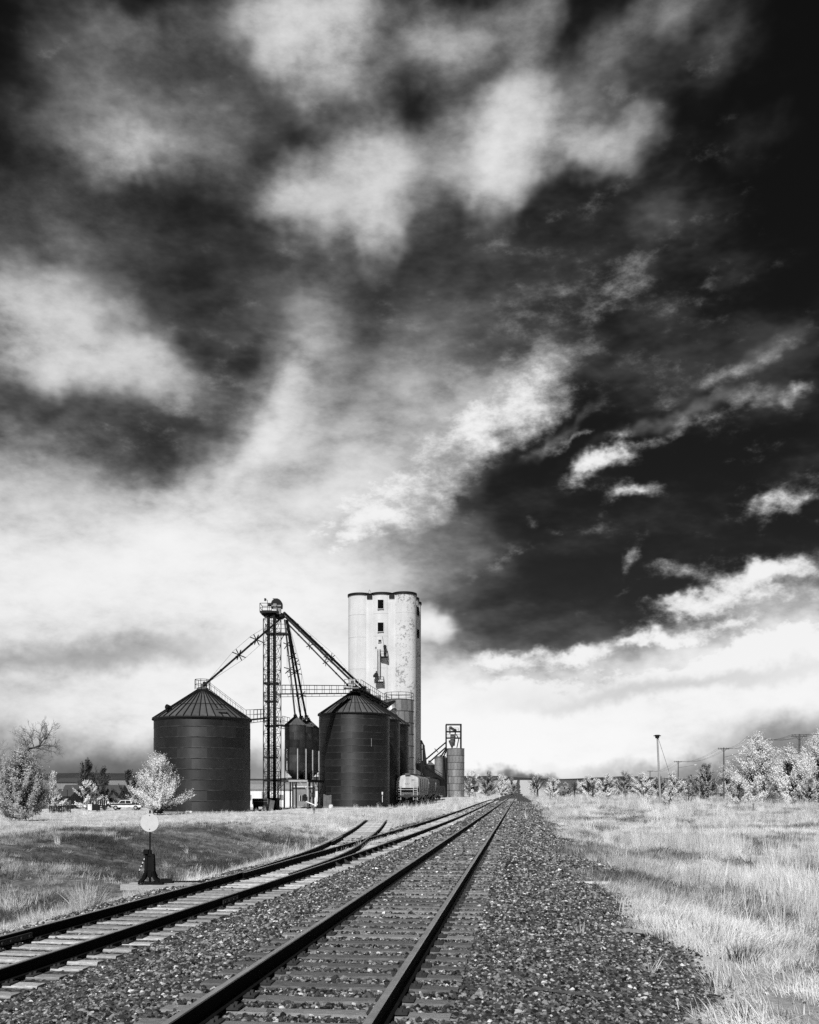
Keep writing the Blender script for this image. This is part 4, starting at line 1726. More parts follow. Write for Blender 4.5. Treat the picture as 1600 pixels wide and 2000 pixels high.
# ------------------------------------------------------------------ the white concrete elevator
def concrete_elevator():
    H = 41.9
    r = 2.42
    sp = 4.5
    org = Vector((-10.0, 187.3, 0))            # centre of the front corner cylinder
    ux, uy = Vector((CT, -ST, 0)), Vector((ST, CT, 0))
    root = thing('grain_elevator', 'tall white concrete grain elevator of joined cylinders with two dark windows', 'grain elevator', org + ux * sp + uy * sp / 2)

    def cyl(i, j):
        return org + ux * (sp * i) + uy * (sp * j)
    # each cylinder of the outer ring is a wall of its own
    k = 0
    for j in range(3):
        for i in range(3):
            if i == 1 and j == 1:
                continue
            c = cyl(i, j)
            b = MB()
            b.lathe((c.x, c.y, 0), [(r, -.5), (r, H - .3)], 40)
            b.build('concrete_cylinder', MATS['concrete_flaked' if i == 2 else 'concrete'], root, True)
    for i in range(3):
        c = cyl(i, 0)
        for z in (9.2, 15.6, 21.0, 26.7, 33.1, 37.6):
            b = MB()
            zj = z + .13 * i
            b.lathe((c.x, c.y, 0), [(r - .02, zj - .05), (r + .007, zj - .035), (r + .007, zj + .035), (r - .02, zj + .05)], 40)
            b.build('pour_joint', MATS['concrete_joint'], root, True)
    # filler walls between the cylinders
    b = MB()
    for i in (0, 1):
        for j, s in ((0, -1), (2, 1)):
            c = (cyl(i, j) + cyl(i + 1, j)) / 2 + uy * (s * (r - .78))
            b.box(c + Vector((0, 0, H / 2 - .2)), (1.9, .5, H - .4), rotz(-TH))
        for j_, s in ((0, 1), (2, 1)):
            pass
    for j in (0, 1):
        for i, s in ((0, -1), (2, 1)):
            c = (cyl(i, j) + cyl(i, j + 1)) / 2 + ux * (s * (r - .78))
            b.box(c + Vector((0, 0, H / 2 - .2)), (.5, 1.9, H - .4), rotz(-TH))
    b.build('filler_wall', MATS['concrete'], root)
    # pour joints: thin level lines
    # roof slab following the scallops
    b = MB()
    for j in range(3):
        for i in range(3):
            c = cyl(i, j)
            b.lathe((c.x, c.y, 0), [(.001, H - .34 + .003 * i), (r + .16, H - .34 + .003 * i), (r + .16, H + .12 + .004 * (i + 3 * j)), (.001, H + .14 + .004 * (i + 3 * j))], 32)
    b.build('roof_slab', MATS['steel_dark'], root, True)
    for i in (0, 1):
        b = MB()
        c = (cyl(i, 0) + cyl(i + 1, 0)) / 2 - uy * (r - .55)
        b.box(c + Vector((0, 0, H - .75)), (1.1, .5, .75), rotz(-TH))
        b.build('drain_box', MATS['steel_dark'], root)
    # windows on the middle cylinder
    cm = cyl(1, 0)

    def on_front(x, y, w, h, name, m, deep=.05, frame=True):
        """flat opening set on the cylinder's front where the photo shows column x, row y"""
        Y = cm.y - r
        p = at(x, y, Y)
        dx = p.x - cm.x
        yy = cm.y - math.sqrt(max(.2, r * r - dx * dx))
        b = MB()
        b.box((p.x, yy + .0, p.z), (w, .3 + deep, h))
        o = b.build(name, m, root)
        if frame:
            f = MB()
            t = .07
            for sx in (-1, 1):
                f.box((p.x + sx * (w / 2 + t / 2), yy - .02, p.z), (t, .42, h + 2 * t))
            f.box((p.x, yy - .02, p.z - h / 2 - t / 2), (w, .46, t))
            f.box((p.x, yy - .02, p.z + h / 2 + t / 2), (w, .42, t))
            f.build('window_frame', MATS['concrete'], o)
        return Vector((p.x, yy, p.z))
    on_front(743.6, 1180.5, 1.14, 1.78, 'window', MATS['void'])
    on_front(743.6, 1225, 1.14, 1.80, 'window', MATS['void'])
    on_front(742, 1252, .55, .45, 'vent_opening', MATS['steel_dark'])
    on_front(734.2, 1264.6, .2, .25, 'vent_opening', MATS['steel_dark'], frame=False)
    # side windows
    c2 = cyl(2, 1)
    for y in (1194, 1238):
        p = at(817.5, y, c2.y - 1.0)
        b = MB()
        a = math.radians(-TH * 57.3)
        b.box(c2 + ux * (r - .05) - uy * .4 + Vector((0, 0, p.z)), (.3, 1.15, 1.75), rotz(-TH))
        b.build('window', MATS['void'], root)
    # ladder, platforms and blowers
    fy = cm.y - r

    def plat(x0, x1, y_floor, y_top, open_x):
        p, q = at(x0, y_floor, fy - .6), at(x1, y_floor, fy - .6)
        b = MB()
        b.box(((p.x + q.x) / 2, fy - .45, p.z), (q.x - p.x, 1.5, .16))
        for x in (p.x + .1, q.x - .1):
            b.bar((x, fy - 1.1, p.z), (x, fy + .25, p.z - 1.0), .07)
        o = b.build('platform', MATS['steel_dark'], root)
        b = MB()
        h = at(0, y_top, fy - .6).z - p.z
        railing(b, [(p.x, fy + .2, p.z), (p.x, fy - 1.15, p.z), ((p.x + q.x) / 2, fy - 1.15, p.z), (q.x, fy - 1.15, p.z), (q.x, fy + .2, p.z)], h, .04)
        b.build('railing', MATS['steel_dark'], o)
        return p, q
    p, q = plat(743, 757.5, 1283.5, 1272.5, 0)
    b = MB()
    c = at(752, 1270, fy - .5)
    b.box(c + Vector((0, 0, -.3)), (.36, .4, 1.6))
    b.tube(c + Vector((0, -.3, .7)), c + Vector((0, .3, .7)), .34, .34, 12)
    b.bar(c + Vector((-.2, .1, 1.0)), at(746.5, 1240, fy + .1), .05)
    b.build('blower', MATS['steel_dark'], root)
    p, q = plat(733.5, 749.5, 1332.5, 1322.5, 0)
    b = MB()
    c = at(735, 1318, fy - .5)
    b.tube(c + Vector((0, -.3, 0)), c + Vector((0, .3, 0)), .42, .42, 12)
    b.box(c + Vector((-.2, 0, -.25)), (.8, .5, .5))
    b.tube(c + Vector((0, 0, 0)), c + Vector((.05, 0, .75)), .12, .12, 8)
    b.build('blower', MATS['steel_dark'], root)
    b = MB()
    a0, a1 = at(737.4, 1268, fy - .15), at(737.4, 1326, fy - .15)
    for dx in (0, .56):
        b.bar(a0 + Vector((dx, 0, 0)), a1 + Vector((dx, 0, 0)), .055)
    n = 26
    for k in range(n):
        c = a0.lerp(a1, (k + .5) / n)
        b.bar(c, c + Vector((.56, 0, 0)), .035)
    for k in range(5):
        c = a0.lerp(a1, (k + .3) / 5)
        b.bar(c, c + Vector((0, .5, 0)), .04)
    b.build('ladder', MATS['steel_dark'], root)
    b = MB()
    a0, a1 = at(742.8, 1268, fy - .3), at(743, 1323, fy - .3)
    b.bar(a0, a1, .12)
    b.build('cable_duct', MATS['steel_dark'], root)
    b = MB()
    c = at(722.5, 1160, fy + 1.5)
    for dx in (-.5, .5):
        b.bar(c + Vector((dx, 0, -.4)), c + Vector((-.05, 0, .85)), .05)
    b.build('roof_mast', MATS['steel_dark'], root)
    return root


concrete_elevator()


def loadout():
    p, q = at(817, 1496, 187), at(866, 1529, 176)
    root = thing('loadout_conveyor', 'dark sloping loading conveyor with upright frame reaching over the freight cars', 'conveyor', Vector((p.x, p.y, 0)))
    b = MB()
    b.bar(p, q, 1.0, 1.2)
    b.build('chute', MATS['steel_dark'], root)
    b = MB()
    railing(b, [p.lerp(q, k / 6) + Vector((0, -.5, .6)) for k in range(7)], .9, .04)
    b.build('railing', MATS['steel_dark'], root)
    for (x0, y0, x1, y1, w) in ((822.5, 1446, 824, 1530, .32), (827.5, 1456, 828, 1530, .5), (822.5, 1446, 828, 1457, .32), (827.5, 1456, 833, 1500, .4), (822, 1463, 827.5, 1464, .2)):
        b = MB()
        b.bar(at(x0, y0, 184), at(x1, y1, 184), w)
        b.build('frame_bar', MATS['steel_dark'], root)
    for f in (.3, .75):
        c = p.lerp(q, f)
        b = MB()
        b.bar(Vector((c.x, c.y, 0)), c, .25)
        b.build('post', MATS['steel_dark'], root)
    return root


loadout()

# ------------------------------------------------------------------ freight cars
def hopper_car(label, Y0, end_m, side_m, L_=17.2):
    ax = Vector((ST, CT, 0))
    sx = Vector((CT, -ST, 0))
    xc = float(spur_x(Y0)) + .25
    o = Vector((xc, Y0, float(spur_top(Y0)) + .18))
    root = thing('freight_car', label, 'freight car', o, 'covered hopper cars standing on the spur')
    W = 1.53

    def P(u, v, w):
        return o + sx * u + ax * v + Vector((0, 0, w))

    def section(inset, zb):
        pts = [(-W + inset, zb), (-W, zb + .4), (-W - .02, 2.6), (-W, 3.62), (-W + .10, 3.80), (-.75, 4.10), (0, 4.20)]
        return pts + [(-x, z) for x, z in pts[-2::-1]]
    # body with curved sides
    st = section(.12, 1.25)
    b = MB()
    n = len(st)
    stations = [(1.7, 1.0), (L_ - 1.7, 1.0)]
    vs = []
    for v, k in stations:
        vs += [P(u * k, v, w) for u, w in st]
    fs = [(k, (k + 1) % n, n + (k + 1) % n, n + k) for k in range(n)]
    b.add(vs, fs + [tuple(range(n))[::-1], tuple(range(n, 2 * n))])
    b.build('body', MATS[side_m], root)
    # end sheets: upper wall flush with the platform's roof, sloped floor under it
    for e, s in ((0, 1), (L_, -1)):
        b = MB()
        top = [(u, w) for u, w in st if w >= 2.55]
        top = [(-W - .015, 2.3)] + top + [(W + .015, 2.3)]
        b.prism([P(u, e + s * 1.0, w) for u, w in top], tuple(ax * (s * .75)))
        b.build('end_wall', MATS[end_m], root)
        b = MB()
        b.prism([P(-W + .25, e + s * 1.7, 2.45), P(-W + .25, e + s * 3.0, 1.2), P(-W + .25, e + s * 1.7, 1.2)], tuple(sx * (2 * W - .5)))
        b.build('slope_sheet', MATS['hopper_side'], root)
        b = MB()
        b.box(P(0, e + s * .75, 1.12), (2 * W, 1.5, .22), rotz(-TH))
        b.box(P(0, e + s * .05, 1.15), (.9, .5, .45), rotz(-TH))
        b.bar(P(0, e - s * .5, .9), P(0, e + s * .3, .9), .3)
        b.build('end_sill', MATS['hopper_dark'], root)
        for u in (-W + .06, -W + .62, W - .06, W - .62):
            b = MB()
            b.bar(P(u, e + s * .12, .55), P(u, e + s * .12, 3.3 if abs(u) > 1.2 else 2.4), .07)
            b.build('ladder_stile', MATS['hopper_pale'], root)
        b = MB()
        for sg in (-1, 1):
            for k in range(8):
                b.bar(P(sg * (W - .06), e + s * .12, .7 + .36 * k), P(sg * (W - .62), e + s * .12, .7 + .36 * k), .035)
        b.build('rungs', MATS['hopper_pale'], root)
        b = MB()
        b.bar(P(-W + .1, e + s * .1, 2.05), P(W - .1, e + s * .1, 2.05), .07)
        b.build('grab_rail', MATS['hopper_pale'], root)
        # truck
        t = MB()
        for dv in (-.85, .85):
            t.bar(P(-.9, e + s * 2.3 + dv, .45), P(.9, e + s * 2.3 + dv, .45), .16)
        for sg in (-1, 1):
            t.box(P(sg * 1.0, e + s * 2.3, .5), (.18, 2.2, .38), rotz(-TH))
        tr = t.build('truck_frame', MATS['hopper_dark'], root)
        for dv in (-.85, .85):
            for sg in (-1, 1):
                t = MB()
                t.tube(P(sg * .72, e + s * 2.3 + dv, .43), P(sg * .86, e + s * 2.3 + dv, .43), .43, .43, 16)
                t.build('wheel', MATS['hopper_dark'], tr)
    for k in range(3):
        b = MB()
        v = L_ * (.25 + .25 * k)
        c0 = [P(-1.2, v - 1.9, 1.3), P(1.2, v - 1.9, 1.3), P(1.2, v + 1.9, 1.3), P(-1.2, v + 1.9, 1.3)]
        c1 = [P(-.6, v - .5, .4), P(.6, v - .5, .4), P(.6, v + .5, .4), P(-.6, v + .5, .4)]
        b.add(c0 + c1, [(0, 1, 5, 4), (1, 2, 6, 5), (2, 3, 7, 6), (3, 0, 4, 7), (4, 5, 6, 7)])
        b.build('hopper', MATS['hopper_dark'], root)
    b = MB()
    for u in (-.55, .55):
        b.box(P(u, L_ / 2, 4.3), (.5, L_ - 2.2, .06), rotz(-TH))
    b.build('roof_walk', MATS['hopper_dark'], root)
    b = MB()
    b.box(P(0, 1.0, 4.28), (.75, .5, .26), rotz(-TH))
    b.build('brake_platform', MATS['steel_mid'], root)
    b = MB()
    for k in range(6):
        v = 1.8 + (L_ - 3.6) * k / 5
        b.bar(P(W + .03, v, 1.3), P(W + .03, v, 3.6), .09)
        b.bar(P(-W - .03, v, 1.3), P(-W - .03, v, 3.6), .09)
    b.build('side_post', MATS[side_m], root)
    return P, root


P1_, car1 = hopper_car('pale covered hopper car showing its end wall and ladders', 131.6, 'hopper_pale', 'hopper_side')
# small reporting marks on the pale end wall (worn, unreadable dashes in the photo)
b = MB()
for (u, w, a_, h) in ((.75, 3.5, .42, .05), (.75, 3.38, .42, .05), (-.35, 2.95, .2, .05), (-.05, 2.95, .2, .05), (.22, 2.95, .16, .05), (-.3, 2.82, .2, .05), (0, 2.82, .25, .05)):
    b.box(P1_(u, .985, w), (a_, .012, h), rotz(-TH))
b.build('stencil_mark', MATS['grey_paint'], car1)
hopper_car('dark covered hopper car coupled behind the pale one', 149.9, 'hopper_dark', 'hopper_dark')
hopper_car('black hopper car at the far end, in front of the panelled silo', 168.2, 'hopper_dark', 'hopper_dark')


# ------------------------------------------------------------------ switch stand
def switch_stand():
    base = Vector((at(293, 1730, 23.4).x, 23.4, float(siding_top(23.4)) + .02))
    root = thing('switch_stand', 'black railway switch stand with a pale round target on its mast', 'switch stand', base)
    up = Vector((0, 0, 1))
    b = MB()
    b.box(base + Vector((.05, 0, .03)), (.62, .34, .05))
    b.box(base + Vector((.35, 0, .05)), (.5, .12, .06))
    b.build('base_plate', MATS['black_paint'], root)
    for sx in (-1, 1):
        for sy in (-1, 1):
            b = MB()
            pts = [Vector((.25 * sx, .14 * sy, .05)), Vector((.15 * sx, .10 * sy, .15)), Vector((.09 * sx, .07 * sy, .32)), Vector((.075 * sx, .06 * sy, .72))]
            for p, q in zip(pts[:-1], pts[1:]):
                b.bar(base + p, base + q, .065, .06)
            b.build('leg', MATS['black_paint'], root)
    b = MB()
    b.box(base + up * .55, (.15, .14, .42))
    b.box(base + up * .74, (.20, .18, .05))
    b.box(base + up * .32 + Vector((0, 0, 0)), (.09, .12, .3))
    b.tube(base + up * .06, base + up * .45, .03, .03, 8)
    b.build('gear_housing', MATS['black_paint'], root)
    b = MB()
    b.tube(base + up * .72, base + up * .86, .055, .045, 10)
    b.box(base + up * .80 + Vector((-.085, -.02, 0)), (.12, .14, .15))
    b.build('spindle_collar', MATS['black_paint'], root)
    b = MB()
    b.tube(base + up * .8, base + up * 1.86, .019, .017, 8)
    b.box(base + up * 1.83, (.035, .035, .08))
    b.build('mast', MATS['black_paint'], root)
    b = MB()
    c = base + up * 1.555 + Vector((0, -.03, 0))
    n = 40
    b.tube(c + Vector((0, -.006, 0)), c + Vector((0, .004, 0)), .232, .232, n)
    tg = b.build('target_disc', MATS['target_paint'], root)
    for dz in (-.165, .185):
        b = MB()
        b.tube(c + Vector((0, -.016, dz)), c + Vector((0, 0, dz)), .012, .012, 8)
        b.build('bolt', MATS['black_paint'], tg)
    # lever hanging at the side, wrapped in stripes
    p, q = base + Vector((-.10, -.05, .70)), base + Vector((-.26, -.08, .30))
    for k in range(9):
        b = MB()
        b.tube(p.lerp(q, k / 9), p.lerp(q, (k + 1) / 9), .018, .018, 8)
        b.build('lever_band', MATS['black_paint' if k % 2 == 0 else 'target_paint'], root)
    b = MB()
    b.tube(base + Vector((.2, 0, .06)), base + Vector((1.35, .1, .05)), .022, .022, 8)
    b.box(base + Vector((.42, 0, .09)), (.26, .1, .09))
    b.build('throw_rod', MATS['black_paint'], root)
    return root


switch_stand()
for k, (dy, l, x0) in enumerate(((.12, 'long pale headblock timber under the switch stand, the nearer one', -.95), (.56, 'long pale headblock timber behind the switch stand, the farther one', -.75))):
    c = at(293, 1730, 23.4)
    b = MB()
    z = float(siding_top(23)) - .06
    b.box((c.x + 1.05 + x0 * .5 + .2, 23.15 + dy, z), (3.0, .22, .14), rotz(-.1))
    o = b.build('headblock_timber', MATS['wood_plank'])
    tag(o, l, 'timber', 'headblock timbers')

# ------------------------------------------------------------------ buildings, vehicles and clutter behind
def white_shed():
    root = thing('warehouse', 'long low white warehouse with pale roof behind the tower', 'warehouse', (-21, 152, 0))
    x0, x1, y0, y1 = -27.6, -13.6, 150, 158
    h = 2.55
    b = MB()
    b.box(((x0 + x1) / 2, (y0 + y1) / 2, h / 2 - .2), (x1 - x0, y1 - y0, h + .4))
    b.build('wall', MATS['white_paint'], root)
    b = MB()
    ym = (y0 + y1) / 2
    b.prism([(x0 - .3, y0 - .4, h - .02), (x0 - .3, y1 + .4, h - .02), (x0 - .3, ym, h + .75)], (x1 - x0 + .6, 0, 0))
    b.build('roof', MATS['galv'], root)
    for k in range(5):
        b = MB()
        x = x0 + 1.4 + 2.6 * k
        b.box((x, y0 - .03, 1.15), (.9, .08, 1.9 if k % 2 else .8))
        b.build('door' if k % 2 else 'window', MATS['grey_paint'], root)
    root2 = thing('tool_shed', 'small grey shed with one dark window under the hopper stand', 'shed', (-16, 138, 0))
    x0, x1 = at(573, 0, 138).x, at(612, 0, 138).x
    b = MB()
    b.box(((x0 + x1) / 2, 139.5, 1.25), (x1 - x0, 3, 3.0))
    b.build('wall', MATS['grey_paint'], root2)
    b = MB()
    b.box(((x0 + x1) / 2, 139.4, 2.82), (x1 - x0 + .4, 3.5, .14))
    b.build('roof', MATS['white_paint'], root2)
    p = at(589.5, 1559, 137.9)
    b = MB()
    b.box((p.x, 137.97, p.z), (.55, .1, .8))
    w = b.build('window', MATS['void'], root2)
    b = MB()
    for dx in (-.31, .31):
        b.box((p.x + dx, 137.94, p.z), (.06, .14, .92))
    b.box((p.x, 137.94, p.z), (.05, .13, .8))
    b.build('frame', MATS['white_paint'], w)


white_shed()


def clutter():
    # dark dump trailer beside the tower foot
    p0, p1 = at(494.5, 1561, 101), at(523, 1561, 101)
    root = thing('dump_trailer', 'low dark dump trailer parked between lone bin and tower', 'trailer', (p0.x + .7, 101.5, 0))
    b = MB()
    w = p1.x - p0.x
    b.prism([(p0.x, 101, .45), (p0.x + w, 101, .45), (p0.x + w + .1, 101, 1.3), (p0.x - .1, 101, 1.3)], (0, 2.4, 0))
    b.build('box', MATS['steel_dark'], root)
    b = MB()
    railing(b, [(p0.x - .05, 101, .75), (p0.x + w, 101, .75)], .58, .04)
    b.build('rim', MATS['steel_mid'], root)
    for dx in (.3, w - .3):
        b = MB()
        b.tube((p0.x + dx, 100.9, .28), (p0.x + dx, 101.1, .28), .3, .3, 12)
        b.build('wheel', MATS['rubber'], root)
    b = MB()
    q = at(524, 1562, 100.5)
    b.box((q.x + .35, 100.6, .55), (.5, .05, 1.25), Matrix.Rotation(.18, 3, 'Y'))
    tag(b.build('leaning_board', MATS['steel_mid']), 'grey board leaning against the tower foot', 'board')
    # portable auger
    p, q = at(594, 1564, 110.5), at(622, 1576, 110.0)
    root = thing('auger', 'portable grain auger with pale tube sloping under the stand', 'auger', (p.x + .8, 110.3, 0))
    b = MB()
    b.tube(p, q, .09, .09, 8)
    b.build('tube', MATS['galv'], root, True)
    b = MB()
    b.box(p + Vector((.1, 0, .25)), (.6, .5, .5))
    b.tube(p + Vector((.1, -.3, .6)), p + Vector((.1, .3, .6)), .2, .2, 10)
    b.build('engine', MATS['steel_dark'], root)
    b = MB()
    m_ = p.lerp(q, .45)
    b.bar(m_, Vector((m_.x - .2, m_.y, .05)), .06)
    b.bar(m_, Vector((m_.x + .3, m_.y, .05)), .06)
    b.build('stand', MATS['steel_dark'], root)
    b = MB()
    b.box(q + Vector((.1, 0, 0)), (.6, .6, .4))
    b.build('hopper', MATS['steel_dark'], root)
    # white tank
    c = at(617, 1565, 111)
    root = thing('storage_tank', 'small white upright tank beside the hopper stand', 'tank', (c.x, 111, 0))
    b = MB()
    b.lathe((c.x, 111, 0), [(.001, .25), (.16, .3), (.17, 1.3), (.12, 1.42), (.001, 1.45)], 14)
    b.build('shell', MATS['white_paint'], root, True)
    b = MB()
    for dx in (-.12, .12):
        b.bar((c.x + dx, 111, -.1), (c.x + dx, 111, .35), .05)
    b.build('foot', MATS['steel_dark'], root)
    # rusted sheet leaning on the tall bin
    c = at(639, 1565, 118.5)
    b = MB()
    rg = np.random.default_rng(5)
    for k in range(5):
        b.box((c.x - .42 + .21 * k, 118.9, .85 + float(rg.uniform(-.05, .1))), (.2, .03 + .02 * (k % 2), 1.65 + float(rg.uniform(-.1, .1))), Matrix.Rotation(-.1, 3, 'X'))
    tag(b.build('rusted_sheet', MATS['steel_mid']), 'ragged rusted metal sheet leaning on the tall patched bin', 'metal sheet')
    c = at(646, 1577, 117)
    b = MB()
    b.tube((c.x - .05, 116.9, .22), (c.x + .1, 117.1, .22), .26, .26, 14)
    tag(b.build('white_drum_lid', MATS['white_paint']), 'white round lid lying in the grass by the rusted sheet', 'lid')
    c = at(613, 1590, 88)
    b = MB()
    b.bar((c.x, 88, -.2), (c.x + .04, 88, .66), .10, .06)
    b.box((c.x + .02, 87.98, .5), (.26, .04, .3))
    tag(b.build('marker_post', MATS['wood_pole']), 'short dark marker post in the grass before the stand', 'post')
    # concrete block at the foot of the lone bin
    c = at(369, 1591, 90.5)
    b = MB()
    b.box((c.x, 90.6, .05), (.62, .4, .28))
    b.box((c.x, 90.6, .2), (.5, .3, .06))
    tag(b.build('concrete_block', MATS['white_paint']), 'white concrete block at the foot of the lone bin', 'block')


clutter()


def house(label, x0, x1, y_ridge, y_eave, y_base, Y, depth, wall_m, gz):
    p, q = at(x0, y_eave, Y), at(x1, y_eave, Y)
    root = thing('house', label, 'house', ((p.x + q.x) / 2, Y + depth / 2, gz))
    zr = at(0, y_ridge, Y + depth / 2).z
    b = MB()
    b.box(((p.x + q.x) / 2, Y + depth / 2 + .3, (p.z + gz) / 2 - .2), (q.x - p.x - .6, depth - .4, p.z - gz + .4))
    b.build('wall', MATS[wall_m], root)
    b = MB()
    b.prism([(p.x, Y - .3, p.z - .05), (p.x, Y + depth + .5, p.z - .05), (p.x, Y + depth + .5, p.z + .08), (p.x, Y + depth / 2, zr), (p.x, Y - .3, p.z + .08)], (q.x - p.x, 0, 0))
    b.build('roof', MATS['shingle'], root)
    n = max(3, int((q.x - p.x) / 3))
    for k in range(n):
        x = p.x + (q.x - p.x) * (k + .5) / n
        b = MB()
        b.box((x, Y + .47, gz + 1.4), (.9, .12, 1.1))
        w = b.build('window', MATS['glass'], root)
        b = MB()
        b.box((x, Y + .42, gz + .82), (1.1, .14, .08))
        b.box((x, Y + .42, gz + 1.98), (1.1, .14, .08))
        b.build('frame', MATS['white_paint'], w)
    return root


GZ = -1.12
house('low house with dark shingle roof and white gable wall behind the pickup', 112, 231, 1533, 1558, 1578, 190, 9, 'white_paint', GZ)
house('dark porch house half hidden behind the large pale bush', 60, 140, 1541, 1555, 1582, 172, 7, 'shingle', GZ)
house('distant flat shed roof line beyond the dark house', 108, 152, 1520, 1527, 1540, 420, 14, 'grey_paint', .2)


def pickup():
    p, q = at(218, 1587, 162), at(279, 1587, 162)
    o = Vector(((p.x + q.x) / 2, 162, GZ))
    root = thing('pickup_truck', 'two tone pickup truck with white roof parked before the low house', 'pickup truck', o)
    L_ = 5.5

    def ex(pts, w, name, m, parent=root, y0=None):
        b = MB()
        y0 = -w / 2 if y0 is None else y0
        b.prism([o + Vector((x, y0, z)) for x, z in pts], (0, w, 0))
        return b.build(name, m, parent)
    ex([(-2.75, .55), (-2.75, .85), (-2.6, 1.02), (-1.45, 1.1), (2.7, 1.1), (2.75, .55), (2.4, .45), (-2.4, .45)], 1.86, 'body', MATS['white_paint'])
    ex([(-2.74, .86), (-2.6, 1.03), (-1.45, 1.11), (2.71, 1.11), (2.74, .86)], 1.9, 'side_stripe', MATS['steel_dark'])
    ex([(-1.45, 1.11), (-.85, 1.72), (.95, 1.74), (1.05, 1.11)], 1.66, 'cab', MATS['white_paint'])
    for x0, x1, x2, x3 in ((-1.2, -.78, -.12, -.12), (-.02, -.02, .8, .86)):
        ex([(x0, 1.18), (x1, 1.62), (x2, 1.62), (x3, 1.18)], .04, 'side_window', MATS['glass'], y0=-.86)
    ex([(-1.40, 1.16), (-.9, 1.66), (-.86, 1.66), (-1.36, 1.16)], 1.4, 'windscreen', MATS['glass'])
    for x in (-1.75, 1.75):
        for y in (-.85, .85):
            b = MB()
            b.tube(o + Vector((x, y - .13, .38)), o + Vector((x, y + .13, .38)), .39, .39, 18)
            w = b.build('wheel', MATS['rubber'], root)
            b = MB()
            b.tube(o + Vector((x, y - .15, .38)), o + Vector((x, y - .12, .38)), .2, .2, 12)
            b.build('rim', MATS['galv'], w)
    for x, nm in ((-2.83, 'front_bumper'), (2.8, 'rear_bumper')):
        b = MB()
        b.box(o + Vector((x, 0, .55)), (.16, 1.8, .2))
        b.build(nm, MATS['steel_dark'], root)
    b = MB()
    b.box(o + Vector((-2.73, -.65, .82)), (.08, .3, .16))
    b.build('headlight', MATS['galv'], root)
    b = MB()
    b.box(o + Vector((2.74, -.85, .85)), (.06, .14, .24))
    b.build('tail_light', MATS['steel_mid'], root)


pickup()


def yard():
    # dark tractor-like machine beside the pickup
    o = Vector((at(201, 1586, 160).x, 160, GZ))
    root = thing('flatbed_trailer', 'dark trailer with slatted load beside the pickup', 'trailer', o)
    b = MB()
    b.box(o + Vector((0, 0, .75)), (2.2, 1.8, .18))
    b.build('bed', MATS['steel_dark'], root)
    for k in range(6):
        b = MB()
        b.box(o + Vector((-.9 + .36 * k, -.8, 1.3)), (.2, .08, 1.0))
        b.build('slat', MATS['steel_dark'], root)
    for x in (-.6, .6):
        b = MB()
        b.tube(o + Vector((x, -.95, .36)), o + Vector((x, -.7, .36)), .38, .38, 14)
        b.build('wheel', MATS['rubber'], root)
    b = MB()
    b.bar(o + Vector((1.0, 0, .7)), o + Vector((1.9, 0, .55)), .1)
    b.build('drawbar', MATS['steel_dark'], root)
    # waste container: pale door and dark side
    o = Vector((at(183, 1590, 150).x, 150, GZ + .05))
    root = thing('waste_container', 'boxy waste container with one bright white end panel', 'container', o)
    b = MB()
    b.prism([o + Vector((-.75, -.6, .1)), o + Vector((.85, -.6, .1)), o + Vector((.85, -.6, 1.0)), o + Vector((-.75, -.6, 1.25))], (0, 1.2, 0))
    b.build('body', MATS['steel_dark'], root)
    b = MB()
    b.box(o + Vector((-.42, -.63, .62)), (.68, .04, 1.0))
    pn = b.build('end_panel', MATS['white_paint'], root)
    b = MB()
    b.box(o + Vector((-.3, -.66, .98)), (.2, .02, .05))
    b.build('handle', MATS['steel_dark'], pn)
    for x in (-.6, .7):
        b = MB()
        b.tube(o + Vector((x, -.5, .06)), o + Vector((x, -.4, .06)), .1, .1, 10)
        b.build('caster', MATS['rubber'], root)
    # slatted fence
    p, q = at(97, 1592, 142), at(137, 1592, 142)
    root = thing('slatted_fence', 'low dark slatted fence in front of the porch house', 'fence', (p.x, 142, GZ))
    n = 13
    for k in range(n):
        b = MB()
        x = p.x + (q.x - p.x) * k / (n - 1)
        b.box((x, 142, GZ + .52), (.19, .04, 1.1))
        b.build('slat', MATS['steel_dark'], root)
    for z in (.3, .85):
        b = MB()
        b.box(((p.x + q.x) / 2, 142.05, GZ + z), (q.x - p.x, .05, .1))
        b.build('rail', MATS['steel_dark'], root)
    for (x, y, h, l) in ((131.5, 1588, 3.4, 'thin dark pole behind the slatted fence'), (119, 1588, 2.6, 'shorter thin pole by the porch house')):
        c = at(x, y, 150)
        b = MB()
        b.tube((c.x, 150, GZ - .2), (c.x, 150, GZ + h), .06, .05, 6)
        b.tube((c.x, 150, GZ + h), (c.x, 150, GZ + h + .08), .08, .08, 6)
        tag(b.build('pole', MATS['steel_dark']), l, 'pole')


yard()


